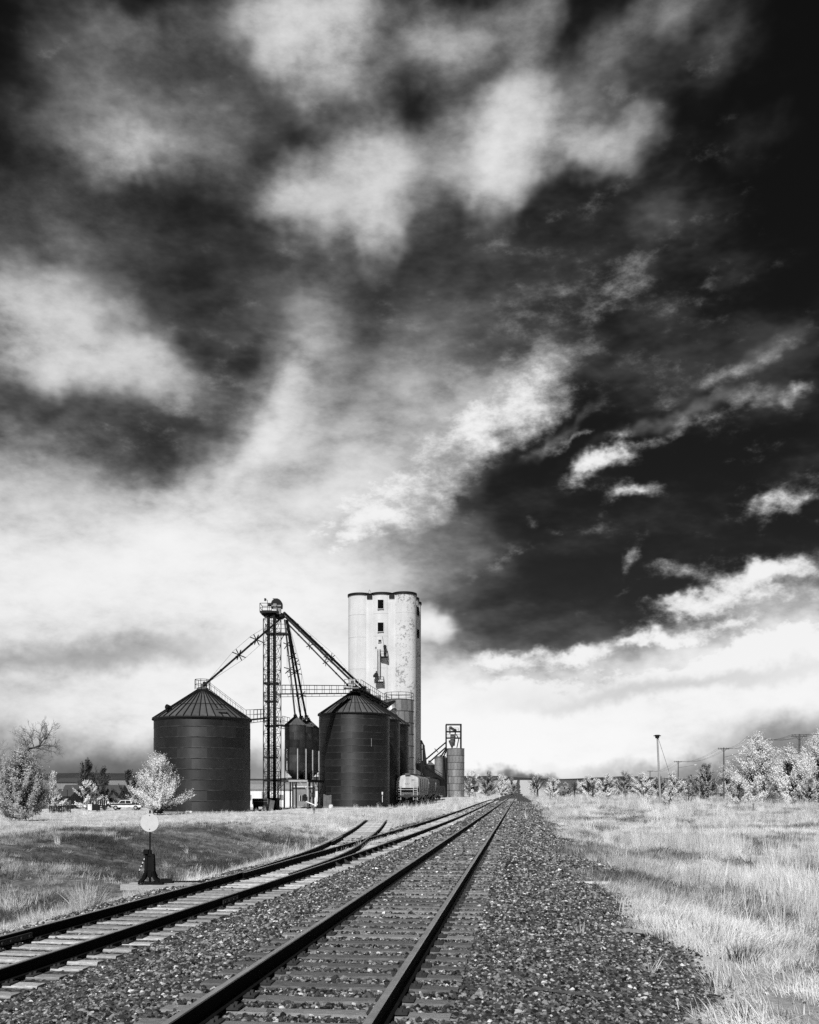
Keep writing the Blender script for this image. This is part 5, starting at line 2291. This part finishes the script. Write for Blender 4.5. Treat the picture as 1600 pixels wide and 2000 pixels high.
# ------------------------------------------------------------------ utility poles and wires on the far road
def utility_pole(label, x, y_top, Y, arms=1, lamp=None, H=None, m='wood_pole', box=False, lean=0.0):
    c = at(x, y_top, Y)
    gz = float(ground_z(c.x, Y))
    root = thing('utility_pole', label, 'utility pole', (c.x, Y, gz), 'wooden utility poles along the far road')
    b = MB()
    top = Vector((c.x, Y, c.z))
    b.tube(Vector((c.x + lean, Y, gz - .5)), top, .2, .14, 10)
    b.build('post', MATS[m], root, True)
    tips = []
    for k in range(arms):
        z = c.z - .35 - .9 * k
        b = MB()
        b.bar((c.x - 1.35, Y - .1, z), (c.x + 1.35, Y + .25, z), .16)
        b.bar((c.x - .7, Y - .1, z), (c.x, Y, z - .7), .06)
        b.bar((c.x + .7, Y + .1, z), (c.x, Y, z - .7), .06)
        arm = b.build('crossarm', MATS['wood_pole'], root)
        b = MB()
        for dx in (-1.25, -.65, .65, 1.25):
            b.tube((c.x + dx, Y + dx * .13 + .05, z + .06), (c.x + dx, Y + dx * .13 + .05, z + .3), .06, .05, 6)
            if k == 0:
                tips.append(Vector((c.x + dx, Y + dx * .13 + .05, z + .3)))
        b.build('insulators', MATS['steel_mid'], arm)
    if lamp:
        b = MB()
        z = c.z - 2.3 + lamp[1]
        e = Vector((c.x + lamp[0], Y, z + .9))
        b.bar((c.x, Y, z), e, .09)
        la = b.build('lamp_arm', MATS['steel_mid'], root)
        b = MB()
        b.tube(e, e + Vector((.7, 0, .05)), .1, .16, 8)
        b.build('lamp_head', MATS['white_paint'], la)
    if box:
        b = MB()
        b.tube(top - Vector((0, 0, .5)), top + Vector((0, 0, .05)), .32, .42, 10)
        b.bar(top - Vector((.6, 0, .1)), top + Vector((.6, 0, -.1)), .14)
        b.build('transformer', MATS['steel_dark'], root)
    return tips, top


t5, _ = utility_pole('utility pole rising behind the rightmost big pale bush', 1562, 1434, 150, 1)
t4, _ = utility_pole('tall utility pole behind the left edge of the big pale bushes', 1472, 1438, 172, 1, box=False)
t3, _ = utility_pole('utility pole with a street lamp arm left of the big bushes', 1414, 1460, 214, 1, (3.4, 0))
t2, _ = utility_pole('smaller utility pole with a lamp arm over the dark round bush', 1325, 1486, 300, 1, (5.2, 0))
t1, _ = utility_pole('smallest most distant utility pole on the horizon', 1270, 1505, 430, 1)
_, ptop = utility_pole('pale leaning pole standing alone in the field with a dark box on top', 1284, 1436, 152, 0, None, None, 'wood_pale', True, lean=.55)


def wire_run(label, a, c, sag):
    b = MB()
    for p, q in zip(a, c):
        prev = None
        for k in range(11):
            f = k / 10
            v = p.lerp(q, f) - Vector((0, 0, sag * 4 * f * (1 - f)))
            if prev is not None:
                b.tube(prev, v, .02, .02, 4, False)
            prev = v
    o = b.build('overhead_wires', MATS['wire'])
    tag(o, label, 'wires', 'overhead wires between the utility poles')


wire_run('sagging wires between the rightmost pole and the tall one beside it', t5, t4, .8)
wire_run('wires between the tall pole and the lamp pole left of the bushes', t4, t3, 1.0)
wire_run('wires between the two poles that carry street lamps', t3, t2, 1.4)
wire_run('wires from the smaller lamp pole to the most distant pole', t2, t1, 1.6)
wire_run('wires leaving the rightmost pole toward the picture edge', [p + Vector((14, -28, .4)) for p in t5], t5, .6)
g_ = at(1327, 1527, 165)
b = MB()
b.tube(ptop, Vector((g_.x, 165, 0)), .03, .03, 4, False)
tag(b.build('guy_wire', MATS['wire']), 'guy wire slanting down from the lone pale pole', 'wire')

# little posts and a sign in the right field
for (x, y0, y1, Y, m, l) in ((1045.5, 1551, 1566, 118, 'wood_pale', 'thin pale post beside the main track in the right field'),
                             (1075, 1548, 1556, 190, 'steel_mid', 'short dark post near the bare tree'),
                             (1471.5, 1570, 1585, 105, 'wood_pole', 'short fence stake before the big pale bushes'),
                             (976, 1548, 1553, 245, 'white_paint', 'tiny white post beside the siding in the distance')):
    c = at(x, y0, Y)
    gz = float(ground_z(c.x, Y))
    b = MB()
    h = max(.6, c.z - gz)
    b.bar((c.x, Y, gz - .2), (c.x, Y, gz + h), .09, .07)
    b.box((c.x, Y, gz + h), (.14, .12, .06))
    tag(b.build('marker_post', MATS[m]), l, 'post')

# ------------------------------------------------------------------ trees and shrubs
def tri_mesh(name, V, T, m, smooth=False):
    me = bpy.data.meshes.new(name)
    V = np.asarray(V, np.float32)
    T = np.asarray(T, np.int32)
    me.vertices.add(len(V))
    me.vertices.foreach_set('co', V.reshape(-1))
    k = T.shape[1]
    me.loops.add(T.size)
    me.loops.foreach_set('vertex_index', T.reshape(-1))
    me.polygons.add(len(T))
    me.polygons.foreach_set('loop_start', np.arange(0, T.size, k, dtype=np.int32))
    me.update(calc_edges=True)
    me.validate()
    me.materials.append(m)
    return me


def leaf_quads(P, size, rg, up=.3, ctr=None):
    """little leaf faces; they look outward from the crown, so that clumps have a lit and a shaded side"""
    n = len(P)
    nr = rg.normal(0, .62, (n, 3))
    if ctr is not None:
        o = P - ctr
        nr += o / (np.linalg.norm(o, axis=1, keepdims=True) + 1e-6)
    nr[:, 2] += up
    nr /= np.linalg.norm(nr, axis=1, keepdims=True) + 1e-9
    a = np.cross(nr, rg.normal(0, 1, (n, 3)))
    a /= np.linalg.norm(a, axis=1, keepdims=True) + 1e-9
    c = np.cross(nr, a)
    s = size * np.exp(rg.normal(0, .3, (n, 1)))
    V = np.stack([P - a * s, P + c * s * .5, P + a * s, P - c * s * .5], 1).reshape(-1, 3)
    T = np.arange(n * 4).reshape(-1, 4)
    return V, T


def limb(b, p, q, r0, r1, n=6, bend=.1, rg=None, seg=4):
    prev, pr = Vector(p), r0
    d = (Vector(q) - Vector(p))
    for k in range(1, seg + 1):
        f = k / seg
        c = Vector(p) + d * f + Vector(rg.normal(0, bend * d.length * .25, 3)) * (1 if k < seg else 0)
        r = r0 + (r1 - r0) * f
        b.tube(prev, c, pr, r, n, False)
        prev, pr = c, r


def leafy(name, label, x, y_top, Y, wpx, cat='tree', m='leaf_white', n=500, per=16, leaf=.10, up=.5, gz=None, seed=0, group=None, stems=1, low=.06, dark=0.0, taper=1.0, fill=.5):
    """a crown of many leafy sprays whose tips fill an uneven outline"""
    rg = np.random.default_rng(9000 + seed)
    c = at(x, HY, Y)
    if gz is None:
        gz = float(ground_z(c.x, Y))
    H = at(0, y_top, Y).z - gz
    W = wpx / F * Y / 2
    root = thing(name, label, cat, (c.x, Y, gz), group)
    # lumpy outline: radius as a function of direction and height
    ph = rg.uniform(0, 6.28, 8)

    def env(az, f):
        base = np.sin(np.clip((f - low * .5) / (1.0 - low * .5), 0, 1) ** (.62 + .10 * taper) * math.pi) ** .75
        base = np.maximum(base, .55 * (f < .45) * (f > low))
        if taper > 1.1:
            base = np.clip(1.05 - f, 0, 1) ** .8
        lump = 1 + .20 * np.sin(3 * az + ph[0] + 5 * f) + .16 * np.sin(5 * az + ph[1] - 9 * f) + .14 * np.sin(2 * az + ph[2] + 13 * f)
        return W * base * lump
    b = MB()
    for k in range(stems):
        a = rg.uniform(0, 6.28)
        r = .016 * H + .02
        p0 = (c.x + (W * .22 * math.cos(a) if stems > 1 else 0), Y + (W * .22 * math.sin(a) if stems > 1 else 0), gz - .2)
        limb(b, p0, (c.x + rg.normal(0, .15 * W), Y + rg.normal(0, .15 * W), gz + H * .7), r / stems ** .5, r * .2, 7, .12, rg)
    # main branches out to the envelope, each carrying tapering leafy sprays
    nb = max(12, int(n / 26))
    az = rg.uniform(0, 6.28, nb)
    f = low + .04 + (.95 - low) * np.sort(rg.uniform(0, 1, nb))
    e = env(az, f) * rg.uniform(.55, 1.0, nb)
    tips = np.stack([c.x + e * np.cos(az), Y + e * np.sin(az), gz + H * f], -1)
    f0 = np.clip(f - (.22 + .35 * up) * e / W - .08, .03, .8)
    orig = np.stack([c.x + rg.normal(0, .06 * W, nb), Y + rg.normal(0, .06 * W, nb), gz + H * f0], -1)
    for k in range(nb):
        limb(b, orig[k], tips[k], .006 * H + .004, .0015 * H, 4, .10, rg, 3)
    b.build('trunk', MATS['bark'], root, True)
    ns = max(1, int(n / nb))
    q = rg.uniform(.30, 1.0, (nb, ns)) ** .75
    bd = tips - orig
    bl = np.linalg.norm(bd, axis=1)
    sp0 = orig[:, None, :] + bd[:, None, :] * q[..., None]
    sd_ = (bd / bl[:, None])[:, None, :] + rg.normal(0, .50, (nb, ns, 3)) * (1.15 - q[..., None] * .6)
    sd_[..., 2] += up * .5
    sd_ /= np.linalg.norm(sd_, axis=2, keepdims=True)
    sl = (.10 * H + .16 * W) * rg.uniform(.4, 1.1, (nb, ns))
    g = rg.uniform(0, 1, (nb, ns, per))
    P = sp0[:, :, None, :] + sd_[:, :, None, :] * (sl[..., None] * g)[..., None]
    P = P + rg.normal(0, 1, P.shape) * ((.022 * H) * (1.05 - g))[..., None]
    ax = np.broadcast_to(orig[:, None, None, :], P.shape).reshape(-1, 3)
    P = P.reshape(-1, 3)
    ok = P[:, 2] > gz + .02 * H
    P, ax = P[ok], ax[ok]
    V, T = leaf_quads(P, leaf, rg, up=.45, ctr=.5 * ax + .5 * np.array([c.x, Y, gz + .45 * H]))
    link('crown', tri_mesh('crown', V - np.array([c.x, Y, gz]), T, MATS[m]), root)
    if dark:  # inner leaves coloured dark, painting shade into the gaps of the crown
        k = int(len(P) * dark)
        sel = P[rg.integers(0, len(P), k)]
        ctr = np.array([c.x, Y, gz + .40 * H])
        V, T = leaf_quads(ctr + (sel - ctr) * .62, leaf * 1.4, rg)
        link('inner_shade_leaves', tri_mesh('inner_shade_leaves', V - np.array([c.x, Y, gz]), T, MATS['leaf_dark']), root)
    return root


def bare_tree(label, x, y_top, Y, seed, lean=(0, 0), levels=6, spread=.55, gz=None, m='bark', r0=None, twigs=True, width=1.0, name='bare_tree', path=None, path_r=None):
    rg = np.random.default_rng(seed)
    c = at(x, HY, Y)
    if gz is None:
        gz = float(ground_z(c.x, Y))
    H = at(0, y_top, Y).z - gz
    root = thing(name, label, 'tree', (c.x, Y, gz), 'leafless trees')
    bt, bc = MB(), MB()
    cnt = [0]

    def grow(p, d, L_, r, lev):
        d = d.normalized()
        seg = 3
        q = p
        pr = r
        for k in range(seg):
            d2 = (d + Vector(rg.normal(0, .16, 3))).normalized()
            e = q + d2 * (L_ / seg)
            rr = max(r * (1 - .32 * (k + 1) / seg), .010)
            (bt if lev < 2 else bc).tube(q, e, pr, rr, 6 if lev < 2 else (4 if lev < 4 else 3), False)
            q, pr, d = e, rr, d2
            if lev >= 1 and k < seg - 1 and lev < levels and rg.random() < .75:
                s = Vector(rg.normal(0, 1, 3))
                s = (s - d * s.dot(d)).normalized()
                grow(q, d * .75 + s * spread * 1.2 + Vector((0, 0, .12)), L_ * rg.uniform(.45, .7), rr * .6, lev + 1)
        if lev < levels:
            for k in range(2 if lev else 3):
                s = Vector(rg.normal(0, 1, 3))
                s.x *= width
                s = (s - d * s.dot(d)).normalized()
                grow(q, d + s * spread * rg.uniform(.6, 1.3) + Vector((0, 0, .18)), L_ * rg.uniform(.62, .82), pr * .72, lev + 1)
    r0 = r0 or H * .022
    if path is None:
        grow(Vector((c.x, Y, gz - .2)), Vector((lean[0], 0, 1)), H * .26, r0, 0)
    else:
        pts = [at(px, py, Y) for px, py in path]
        for i, (p, q) in enumerate(zip(pts[:-1], pts[1:])):
            f = i / (len(pts) - 1)
            bt.tube(p, q, r0 * (1 - .6 * f), r0 * (1 - .6 * (f + 1 / (len(pts) - 1))), 7, False)
            if i >= 2:
                grow(q, Vector((rg.normal(.3, .5), rg.normal(0, .4), rg.normal(.5, .5))), H * .13, r0 * .32, 2)
                grow(q, Vector((rg.normal(.6, .4), rg.normal(0, .4), rg.normal(.1, .6))), H * .12, r0 * .28, 2)
        grow(pts[-1], Vector((.5, 0, .6)), H * .13, r0 * .35, 2)
        grow(pts[-1], Vector((.2, .3, .9)), H * .13, r0 * .35, 2)
    bt.build('trunk', MATS[m], root, True)
    bc.build('crown', MATS[m if not twigs else 'twig'], root)
    return root


# right side: the big pale bushes
G1 = 'tall pale trees at the field edge'
leafy('pale_tree', 'big pale feathery tree, leftmost of the tall ones by the poles', 1480, 1443, 148, 118, n=3600, up=.3, leaf=.078, seed=1, group=G1, stems=3, low=.03, dark=.12)
leafy('pale_tree', 'pale feathery tree of middle height between two taller pale trees', 1545, 1466, 142, 100, n=3000, up=.3, leaf=.078, seed=2, group=G1, stems=3, low=.03, dark=.12)
leafy('pale_tree', 'tallest pale feathery tree, cut by the picture edge', 1606, 1436, 150, 130, n=3600, up=.3, leaf=.078, seed=3, group=G1, stems=3, low=.03, dark=.12)
leafy('pale_shrub', 'pale shrub at the left foot of the tall pale trees', 1444, 1522, 145, 42, 'shrub', n=420, leaf=.09, seed=4, stems=3, low=.03, dark=.1)
leafy('pale_shrub', 'pale shrub at the right foot of the tall pale trees', 1580, 1520, 138, 60, 'shrub', n=420, leaf=.09, seed=14, stems=3, low=.03, dark=.25, m='leaf_grey')
leafy('pale_shrub', 'small upright pale shrub alone in the field by the lone pole', 1308, 1527, 127, 38, 'shrub', n=420, leaf=.065, seed=5, stems=3, low=.10, up=.8, dark=.05)
leafy('grey_shrub', 'thin grey sapling right of the lone field shrub', 1344, 1525, 140, 20, 'shrub', 'leaf_grey', n=150, leaf=.07, seed=6, low=.2)
leafy('round_tree', 'dark round tree under the lamp pole', 1378, 1496, 232, 58, 'tree', 'leaf_grey', n=1300, leaf=.11, seed=7, low=.04, dark=.55)
leafy('dark_conifer', 'narrow dark conifer tip beyond the round tree', 1375, 1487, 330, 12, 'tree', 'leaf_dark', n=260, leaf=.2, seed=8, low=.05, taper=1.4)
row = [(1105, 1531, 26, 'ball shaped pale shrub at the left end of the field hedge'), (1150, 1519, 46, 'pale shrub between the ball shrub and the tiny bare tree'),
       (1183, 1515, 42, 'pale shrub with dark core left of the widest hedge shrub'), (1219, 1511, 56, 'widest pale shrub in the middle of the field hedge'),
       (1256, 1512, 48, 'round pale shrub just left of the lone pole'), (1317, 1510, 52, 'pale shrub behind the lone field shrub'),
       (1350, 1516, 36, 'low pale shrub left of the dark round tree'), (1418, 1505, 38, 'grey pale shrub between round tree and tall pale trees'),
       (1080, 1522, 34, 'low pale shrub hugging the dark bare tree'), (1288, 1518, 38, 'low pale shrub exactly behind the lone pole')]
for k, (x, yt, w, l) in enumerate(row):
    leafy('pale_shrub', l, x, yt, 285 + 9 * (k % 4), w * 1.25, 'shrub', 'leaf_white' if k % 3 else 'leaf_grey', n=1200, per=14, leaf=.115, seed=20 + k, group='pale shrubs of the field hedge', stems=2, low=.02, dark=.14)
rowl = [(925, 1508, 46, 'pale shrub right of the panelled silo'), (953, 1510, 48, 'pale wide shrub left of the track end'), (981, 1514, 42, 'pale shrub nearest the track end on its left'),
        (1000, 1521, 22, 'small pale shrub at the very end of the track'), (1046, 1520, 30, 'small pale shrub right of the track end')]
for k, (x, yt, w, l) in enumerate(rowl):
    leafy('pale_shrub', l, x, yt, 330 + 14 * k, w, 'shrub', 'leaf_grey' if k % 2 else 'leaf_white', n=950, per=14, leaf=.12, seed=50 + k, group='pale shrubs near the track end', stems=2, low=.02, dark=.16)
bare_tree('dark bare tree spreading right of the track end', 1050, 1491, 255, 71, levels=6, spread=.75, r0=.34, m='bark', twigs=False, width=1.4)
bare_tree('pale bare tree leaning beside the free standing silo', 917, 1489, 300, 72, lean=(.2, 0), levels=6, spread=.6, r0=.2, m='twig')
bare_tree('small gnarled bare tree in the field hedge', 1124, 1514, 270, 73, levels=5, spread=.8, r0=.3, m='bark', twigs=False, width=1.3)
bare_tree('tiny dark bare tree in the hedge before the widest shrub', 1158, 1517, 272, 74, levels=5, spread=.8, r0=.22, m='bark', twigs=False)
bare_tree('thin bare tree seen between lone bin and tower', 500, 1516, 175, 75, levels=5, spread=.6, r0=.14, m='twig')
# left side
leafy('pale_bush', 'large pale bush before the porch house at the left edge', 40, 1466, 62, 116, 'bush', n=3400, leaf=.042, seed=80, stems=5, low=.02, dark=.30, m='leaf_grey')
leafy('white_tree', 'bright white young tree standing before the lone bin', 311, 1480, 84, 108, 'tree', n=2200, leaf=.040, seed=81, stems=3, low=.10, up=.75, taper=.6)
leafy('columnar_tree', 'pale pointed small tree right of the large bush', 103, 1510, 150, 32, 'tree', 'leaf_white', n=420, leaf=.085, seed=82, gz=GZ, low=.05, taper=1.3)
leafy('pale_shrub', 'rounded white shrub behind the slatted fence', 117, 1554, 148, 38, 'shrub', 'leaf_white', n=360, leaf=.08, seed=83, gz=GZ, low=.02)
leafy('pale_shrub', 'tall loose pale shrub before the low house', 170, 1530, 165, 62, 'shrub', 'leaf_white', n=700, leaf=.09, seed=84, gz=GZ, low=.02, dark=.1)
leafy('pale_shrub', 'low pale shrub right of the tall loose one', 205, 1556, 170, 30, 'shrub', 'leaf_white', n=260, leaf=.09, seed=85, gz=GZ, low=.02, dark=.1)
leafy('dark_cedar', 'dark dense cedar between house and white tree', 252, 1508, 180, 50, 'tree', 'leaf_dark', n=700, leaf=.11, seed=86, gz=GZ, low=.03)
leafy('dark_cedar', 'dark twin crowned tree rising over the low house roof', 170, 1486, 178, 36, 'tree', 'leaf_dark', n=520, leaf=.11, seed=87, gz=GZ, low=.45)
leafy('dark_cedar', 'dark tree right of the twin crowned one over the roof', 202, 1500, 182, 34, 'tree', 'leaf_dark', n=520, leaf=.11, seed=88, gz=GZ, low=.3)
leafy('dark_cedar', 'small dark round shrub at the shoulder of the large bush', 78, 1518, 155, 18, 'shrub', 'leaf_dark', n=160, leaf=.10, seed=89, gz=GZ, low=.3)
leafy('pale_shrub', 'grey shrub behind the white young tree', 282, 1519, 190, 36, 'shrub', 'leaf_grey', n=360, leaf=.11, seed=92, gz=GZ, low=.02, dark=.2)
bare_tree('arching bare tree bending over the large pale bush', 20, 1430, 118, 90, path=[(14, 1545), (17, 1510), (24, 1488), (36, 1470), (52, 1463), (66, 1461), (78, 1456)], r0=.26, levels=6, spread=.75, m='bark', gz=-1.0)
bare_tree('bare tree top cut by the left picture edge', -14, 1405, 118, 91, levels=6, spread=.6, r0=.3, m='twig', gz=-1.0)
bare_tree('spindly bare tree rising from the twin dark crowns', 176, 1478, 179, 93, levels=6, spread=.5, r0=.16, m='twig', gz=GZ)

# ------------------------------------------------------------------ grass
def blade_mesh(name, n, h0, h1, spread, lean, width, m, seed, droop=.5, comb=0.0):
    rg = np.random.default_rng(seed)
    a = rg.uniform(0, 6.283, n)
    r = spread * np.sqrt(rg.uniform(0, 1, n))
    base = np.stack([r * np.cos(a), r * np.sin(a), np.full(n, -.03)], -1)
    h = rg.uniform(h0, h1, n)
    la = np.where(rg.random(n) < comb, rg.normal(0, .55, n), a + rg.normal(0, .9, n))
    ln = np.abs(rg.normal(0, lean, n)) + lean * .2
    d = np.stack([np.cos(la) * np.sin(ln), np.sin(la) * np.sin(ln), np.cos(ln)], -1)
    side = np.stack([-np.sin(la + rg.normal(0, .8, n)), np.cos(la), np.zeros(n)], -1)
    w = width * rg.uniform(.6, 1.3, n)
    lv = []
    for f, ww in ((0, 1.0), (.38, .9), (.72, .6), (1.0, .06)):
        p = base + d * (h * f)[:, None]
        p[:, 2] -= droop * h * f * f * np.sin(ln)
        p[:, :2] += d[:, :2] * (droop * .5 * h * f * f)[:, None]
        lv.append(p - side * (w * ww)[:, None] * .5)
        lv.append(p + side * (w * ww)[:, None] * .5)
    V = np.stack(lv, 1).reshape(-1, 3)
    T = []
    for k in range(3):
        q = np.array([2 * k, 2 * k + 1, 2 * k + 3, 2 * k + 2])
        T.append(np.arange(n)[:, None] * 8 + q)
    return tri_mesh(name, V, np.concatenate(T), m)


G_TALL = [blade_mesh('tall_straw', 46, .35, .80, .16, .32, .0075, MATS['grass_pale'], 500 + k, .5, .6) for k in range(5)]
G_MAT = [blade_mesh('matted_straw', 70, .14, .40, .30, .95, .008, MATS['grass_pale'], 520 + k, .35, .75) for k in range(5)]
G_MID = [blade_mesh('grey_grass', 60, .12, .36, .28, .75, .008, MATS['grass_mid'], 540 + k, .35, .6) for k in range(5)]
G_WEED = [blade_mesh('weed', 55, .10, .38, .26, .6, .010, MATS['grass_weed'], 560 + k, .3, .4) for k in range(5)]


def place_grass():
    P, S, I = [], [], []

    def put(X, Y, sc, kind):
        z = ground_z(X, Y)
        P.append(np.stack([X, Y, z], -1))
        S.append(sc)
        I.append(kind * 5 + RNG.integers(0, 5, len(X)))
    # right field
    for (y0, y1, dens, k) in ((6.5, 14, 40, .75), (14, 26, 34, .85), (26, 45, 20, 1.0), (45, 90, 8, 1.25), (90, 170, 1.9, 1.7), (170, 330, .55, 2.4)):
        wmax = .4445 * y1 + 4.5
        n = int((y1 - y0) * wmax * dens)
        Y = RNG.uniform(y0, y1, n)
        X = RNG.uniform(0, wmax, n)
        t = (X - main_x(Y)) * CT
        bm_ = ballast_mask(X, Y)
        sd_ = sand_mask(X, Y)
        g = fbm(X * .45, Y * .28, 61, 4)
        tall = fbm(X * .22, Y * .10, 71, 4)
        keep = in_view(X, Y, 4) & (t > 3) & (RNG.random(n) < (1 - bm_) ** 2) & (RNG.random(n) > sd_ * .74) & (RNG.random(n) < .35 + 1.3 * sstep(.32, .62, g))
        X, Y, tall, g = X[keep], Y[keep], tall[keep], g[keep]
        r = RNG.random(len(X))
        weedp = np.clip(sstep(.47, .62, fbm(X * .42, Y * .22, 83, 4)) * .85 + .10, 0, 1)
        kind = np.where(r < weedp * .42, 3, np.where(r < weedp, 2, 1))
        tl = (RNG.random(len(X)) < .75 * sstep(.52, .66, tall))
        kind = np.where(tl & (kind == 1), 0, kind)
        sc = k * np.exp(RNG.normal(0, .28, len(X))) * np.where(kind == 0, .85, .72)
        for q in range(4):
            mm = kind == q
            put(X[mm], Y[mm], sc[mm], q)
    # left: ditch, bank and the flat before the bins
    for (y0, y1, dens, k) in ((9, 22, 32, .8), (22, 38, 36, .9), (38, 60, 20, 1.0), (60, 95, 11, 1.15), (95, 150, 1.7, 1.6), (150, 330, .30, 2.4)):
        wmax = .4445 * y1 + 14
        n = int((y1 - y0) * wmax * dens)
        Y = RNG.uniform(y0, y1, n)
        X = RNG.uniform(-.4445 * y1 - 4, 14 if y1 < 150 else 34, n)
        t = (X - main_x(Y)) * CT
        s = -t - spacing(Y)
        bm_ = ballast_mask(X, Y)
        sd_ = sand_mask(X, Y)
        g = fbm(X * .4, Y * .3, 161, 4)
        sdist = (spur_x(Y) - X) * CT
        on_spur = (np.abs(sdist) < 1.2) & (Y > 40) & (Y < 200)
        keep = in_view(X, Y, 4) & (s > 1.6) & (RNG.random(n) < (1 - bm_) ** 2) & (RNG.random(n) > sd_ * .8) & (RNG.random(n) < .45 + 1.2 * sstep(.32, .6, g))
        keep &= (RNG.random(n) < np.where((Y > 46) & (s > 9), .30, np.where((s > 3.5) & (s < 16) & (Y < 50), .50 + .5 * sstep(.42, .58, g), 1.0)))
        keep &= ~(on_spur & (RNG.random(n) < np.where(Y < 66, .95, .35)))
        # not inside the buildings
        for (cx, cy, rr) in ((C1[0], C1[1], 5.0), (C2[0], C2[1], 4.9), (C3[0], C3[1], 4.9), (C4[0], C4[1], 4.9)):
            keep &= np.hypot(X - cx, Y - cy) > rr
        X, Y, s, g = X[keep], Y[keep], s[keep], g[keep]
        z = ground_z(X, Y, False)
        weed = sstep(2.6, 4.6, s) * (1 - sstep(12, 19, s + 9 * (fbm(X * .16, Y * .16, 3, 3) - .5))) * (1 - sstep(46, 66, Y))
        r = RNG.random(len(X))
        pat = fbm(X * .33, Y * .33, 183, 4)
        pat = .6 * pat + .4 * fbm(X * .9, Y * .6, 187, 3)
        wp = weed * (.12 + .88 * sstep(.43, .53, pat))
        kind = np.where(r < wp * .95, 3, np.where(r < np.maximum(weed * .93, .12 + .5 * sstep(.5, .66, pat)), 2, 1))
        tl = RNG.random(len(X)) < .18 * sstep(40, 90, Y) + .05
        kind = np.where(tl & (kind == 1), 0, kind)
        sc = k * np.exp(RNG.normal(0, .25, len(X))) * np.where(Y > 56, .45 + .35 * (1 - sstep(4, 14, s)), .62)
        for q in range(4):
            mm = kind == q
            put(X[mm], Y[mm], sc[mm], q)
    # a little grass between the rails at the frog
    n = 120
    Y = RNG.uniform(36, 58, n)
    X = siding_x(Y) + RNG.normal(-.5, .35, n)
    put(X, Y, np.full(n, .6), 1)
    Pn, Sn, In = np.concatenate(P), np.concatenate(S), np.concatenate(I)
    n = len(Pn)
    rot = np.zeros((n, 3))
    rot[:, 2] = 14 * fbm(Pn[:, 0] * .16, Pn[:, 1] * .16, 300, 3) + RNG.normal(0, .5, n)
    rot[:, :2] = RNG.normal(0, .10, (n, 2))
    scl = Sn[:, None] * RNG.uniform(.85, 1.15, (n, 3))
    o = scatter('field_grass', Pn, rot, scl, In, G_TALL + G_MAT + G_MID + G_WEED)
    tag(o, 'dry pale grass and darker weeds covering the field on both sides of the tracks', 'grass', kind='stuff')
    return n


print('tufts', place_grass())

# single tufts that stand out on the gravel
for k, (x, y, h, n, l, m) in enumerate(((1133, 1826, .34, 26, 'pale grass tuft standing alone on the right gravel slope', 'grass_pale'),
                                      (1274, 1897, .34, 22, 'spiky grass tuft at the lower right edge of the gravel', 'grass_pale'),
                                      (1163, 1756, .30, 14, 'thin grass tuft at the gravel edge halfway up the right side', 'grass_pale'),
                                      (1028, 1601, .9, 40, 'bright distant grass tuft on the gravel right of the main track', 'grass_pale'),
                                      (168, 1772, .80, 420, 'bushy bright grass clump on the left near the switch stand', 'grass_pale'),
                                      (20, 1780, .66, 300, 'bright grass clump at the left picture edge', 'grass_pale'),
                                      (703, 1658, .5, 40, 'grass clump growing between the rails at the frog', 'grass_pale'),
                                      (1450, 1880, .42, 120, 'dark tussock on the sandy ground at lower right', 'grass_weed'))):
    zz = 0.05
    for _ in range(6):
        Y = (CZ - zz) * F / (y - HY)
        c = at(x, y, Y)
        zz = float(ground_z(c.x, Y))
    root = thing('grass_tuft', l, 'grass tuft', (c.x, Y, zz), 'single tufts that stand out')
    link('blades', blade_mesh('blades', n, h * .45, h, .05 + .10 * (n > 50) + .14 * (n > 200), .32 if n < 60 else .42, .010 if Y < 30 else .02, MATS[m], 700 + k), root)
    b = MB()
    b.tube((c.x, Y, zz - .03), (c.x, Y, zz + .02), .05, .02, 7)
    b.build('root_crown', MATS['grass_mid'], root)

# scraps lying about
for (x, y, L_, w, a, nm, m, l) in ((1232, 1818, .42, .05, -.5, 'wood_scrap', 'wood_pale', 'weathered stick of wood lying at the gravel edge'),
                                  (1158, 1724, .8, .10, -.15, 'straw_scrap', 'white_paint', 'pale scrap of straw lying on the right gravel slope'),
                                  (1108, 1938, .75, .02, -.45, 'wood_scrap', 'wood_pole', 'dark thin branch lying across the near gravel'),
                                  (1000, 1686, .3, .12, .1, 'tie_plate_scrap', 'plate', 'dark loose iron plate on the gravel right of the main track')):
    zz = .1
    for _ in range(6):
        Y = (CZ - zz) * F / (y - HY)
        c = at(x, y, Y)
        zz = float(ground_z(c.x, Y)) + .04
    b = MB()
    rg = np.random.default_rng(int(x))
    M_ = rotz(a)
    for k in range(4):
        p = Vector((c.x, Y, zz)) + M_ @ Vector((-L_ / 2 + L_ * k / 4, float(rg.normal(0, w * .2)), 0))
        q = Vector((c.x, Y, zz)) + M_ @ Vector((-L_ / 2 + L_ * (k + 1) / 4, float(rg.normal(0, w * .2)), float(rg.normal(0, .012))))
        b.bar(p, q, w * float(rg.uniform(.7, 1.1)), min(w, .05))
    tag(b.build(nm, MATS[m]), l, 'scrap')

# dark track across the right field
b = MB()
pts = []
for k in range(12):
    f = k / 11
    Y = 142 + 70 * f
    xc = at(1250, 0, 142).x + (at(1225, 0, 212).x - at(1250, 0, 142).x) * f + 5 * math.sin(f * 3)
    pts.append((xc, Y, 2.0))
vs, fs = [], []
for (x, y, w) in pts:
    for sg in (-1, 1):
        vs.append((x + sg * w, y, float(ground_z(x + sg * w, y)) + .14))
for k in range(len(pts) - 1):
    fs.append((2 * k, 2 * k + 1, 2 * k + 3, 2 * k + 2))
b.add(vs, fs)
tag(b.build('path', MATS['asphalt']), kind='structure')
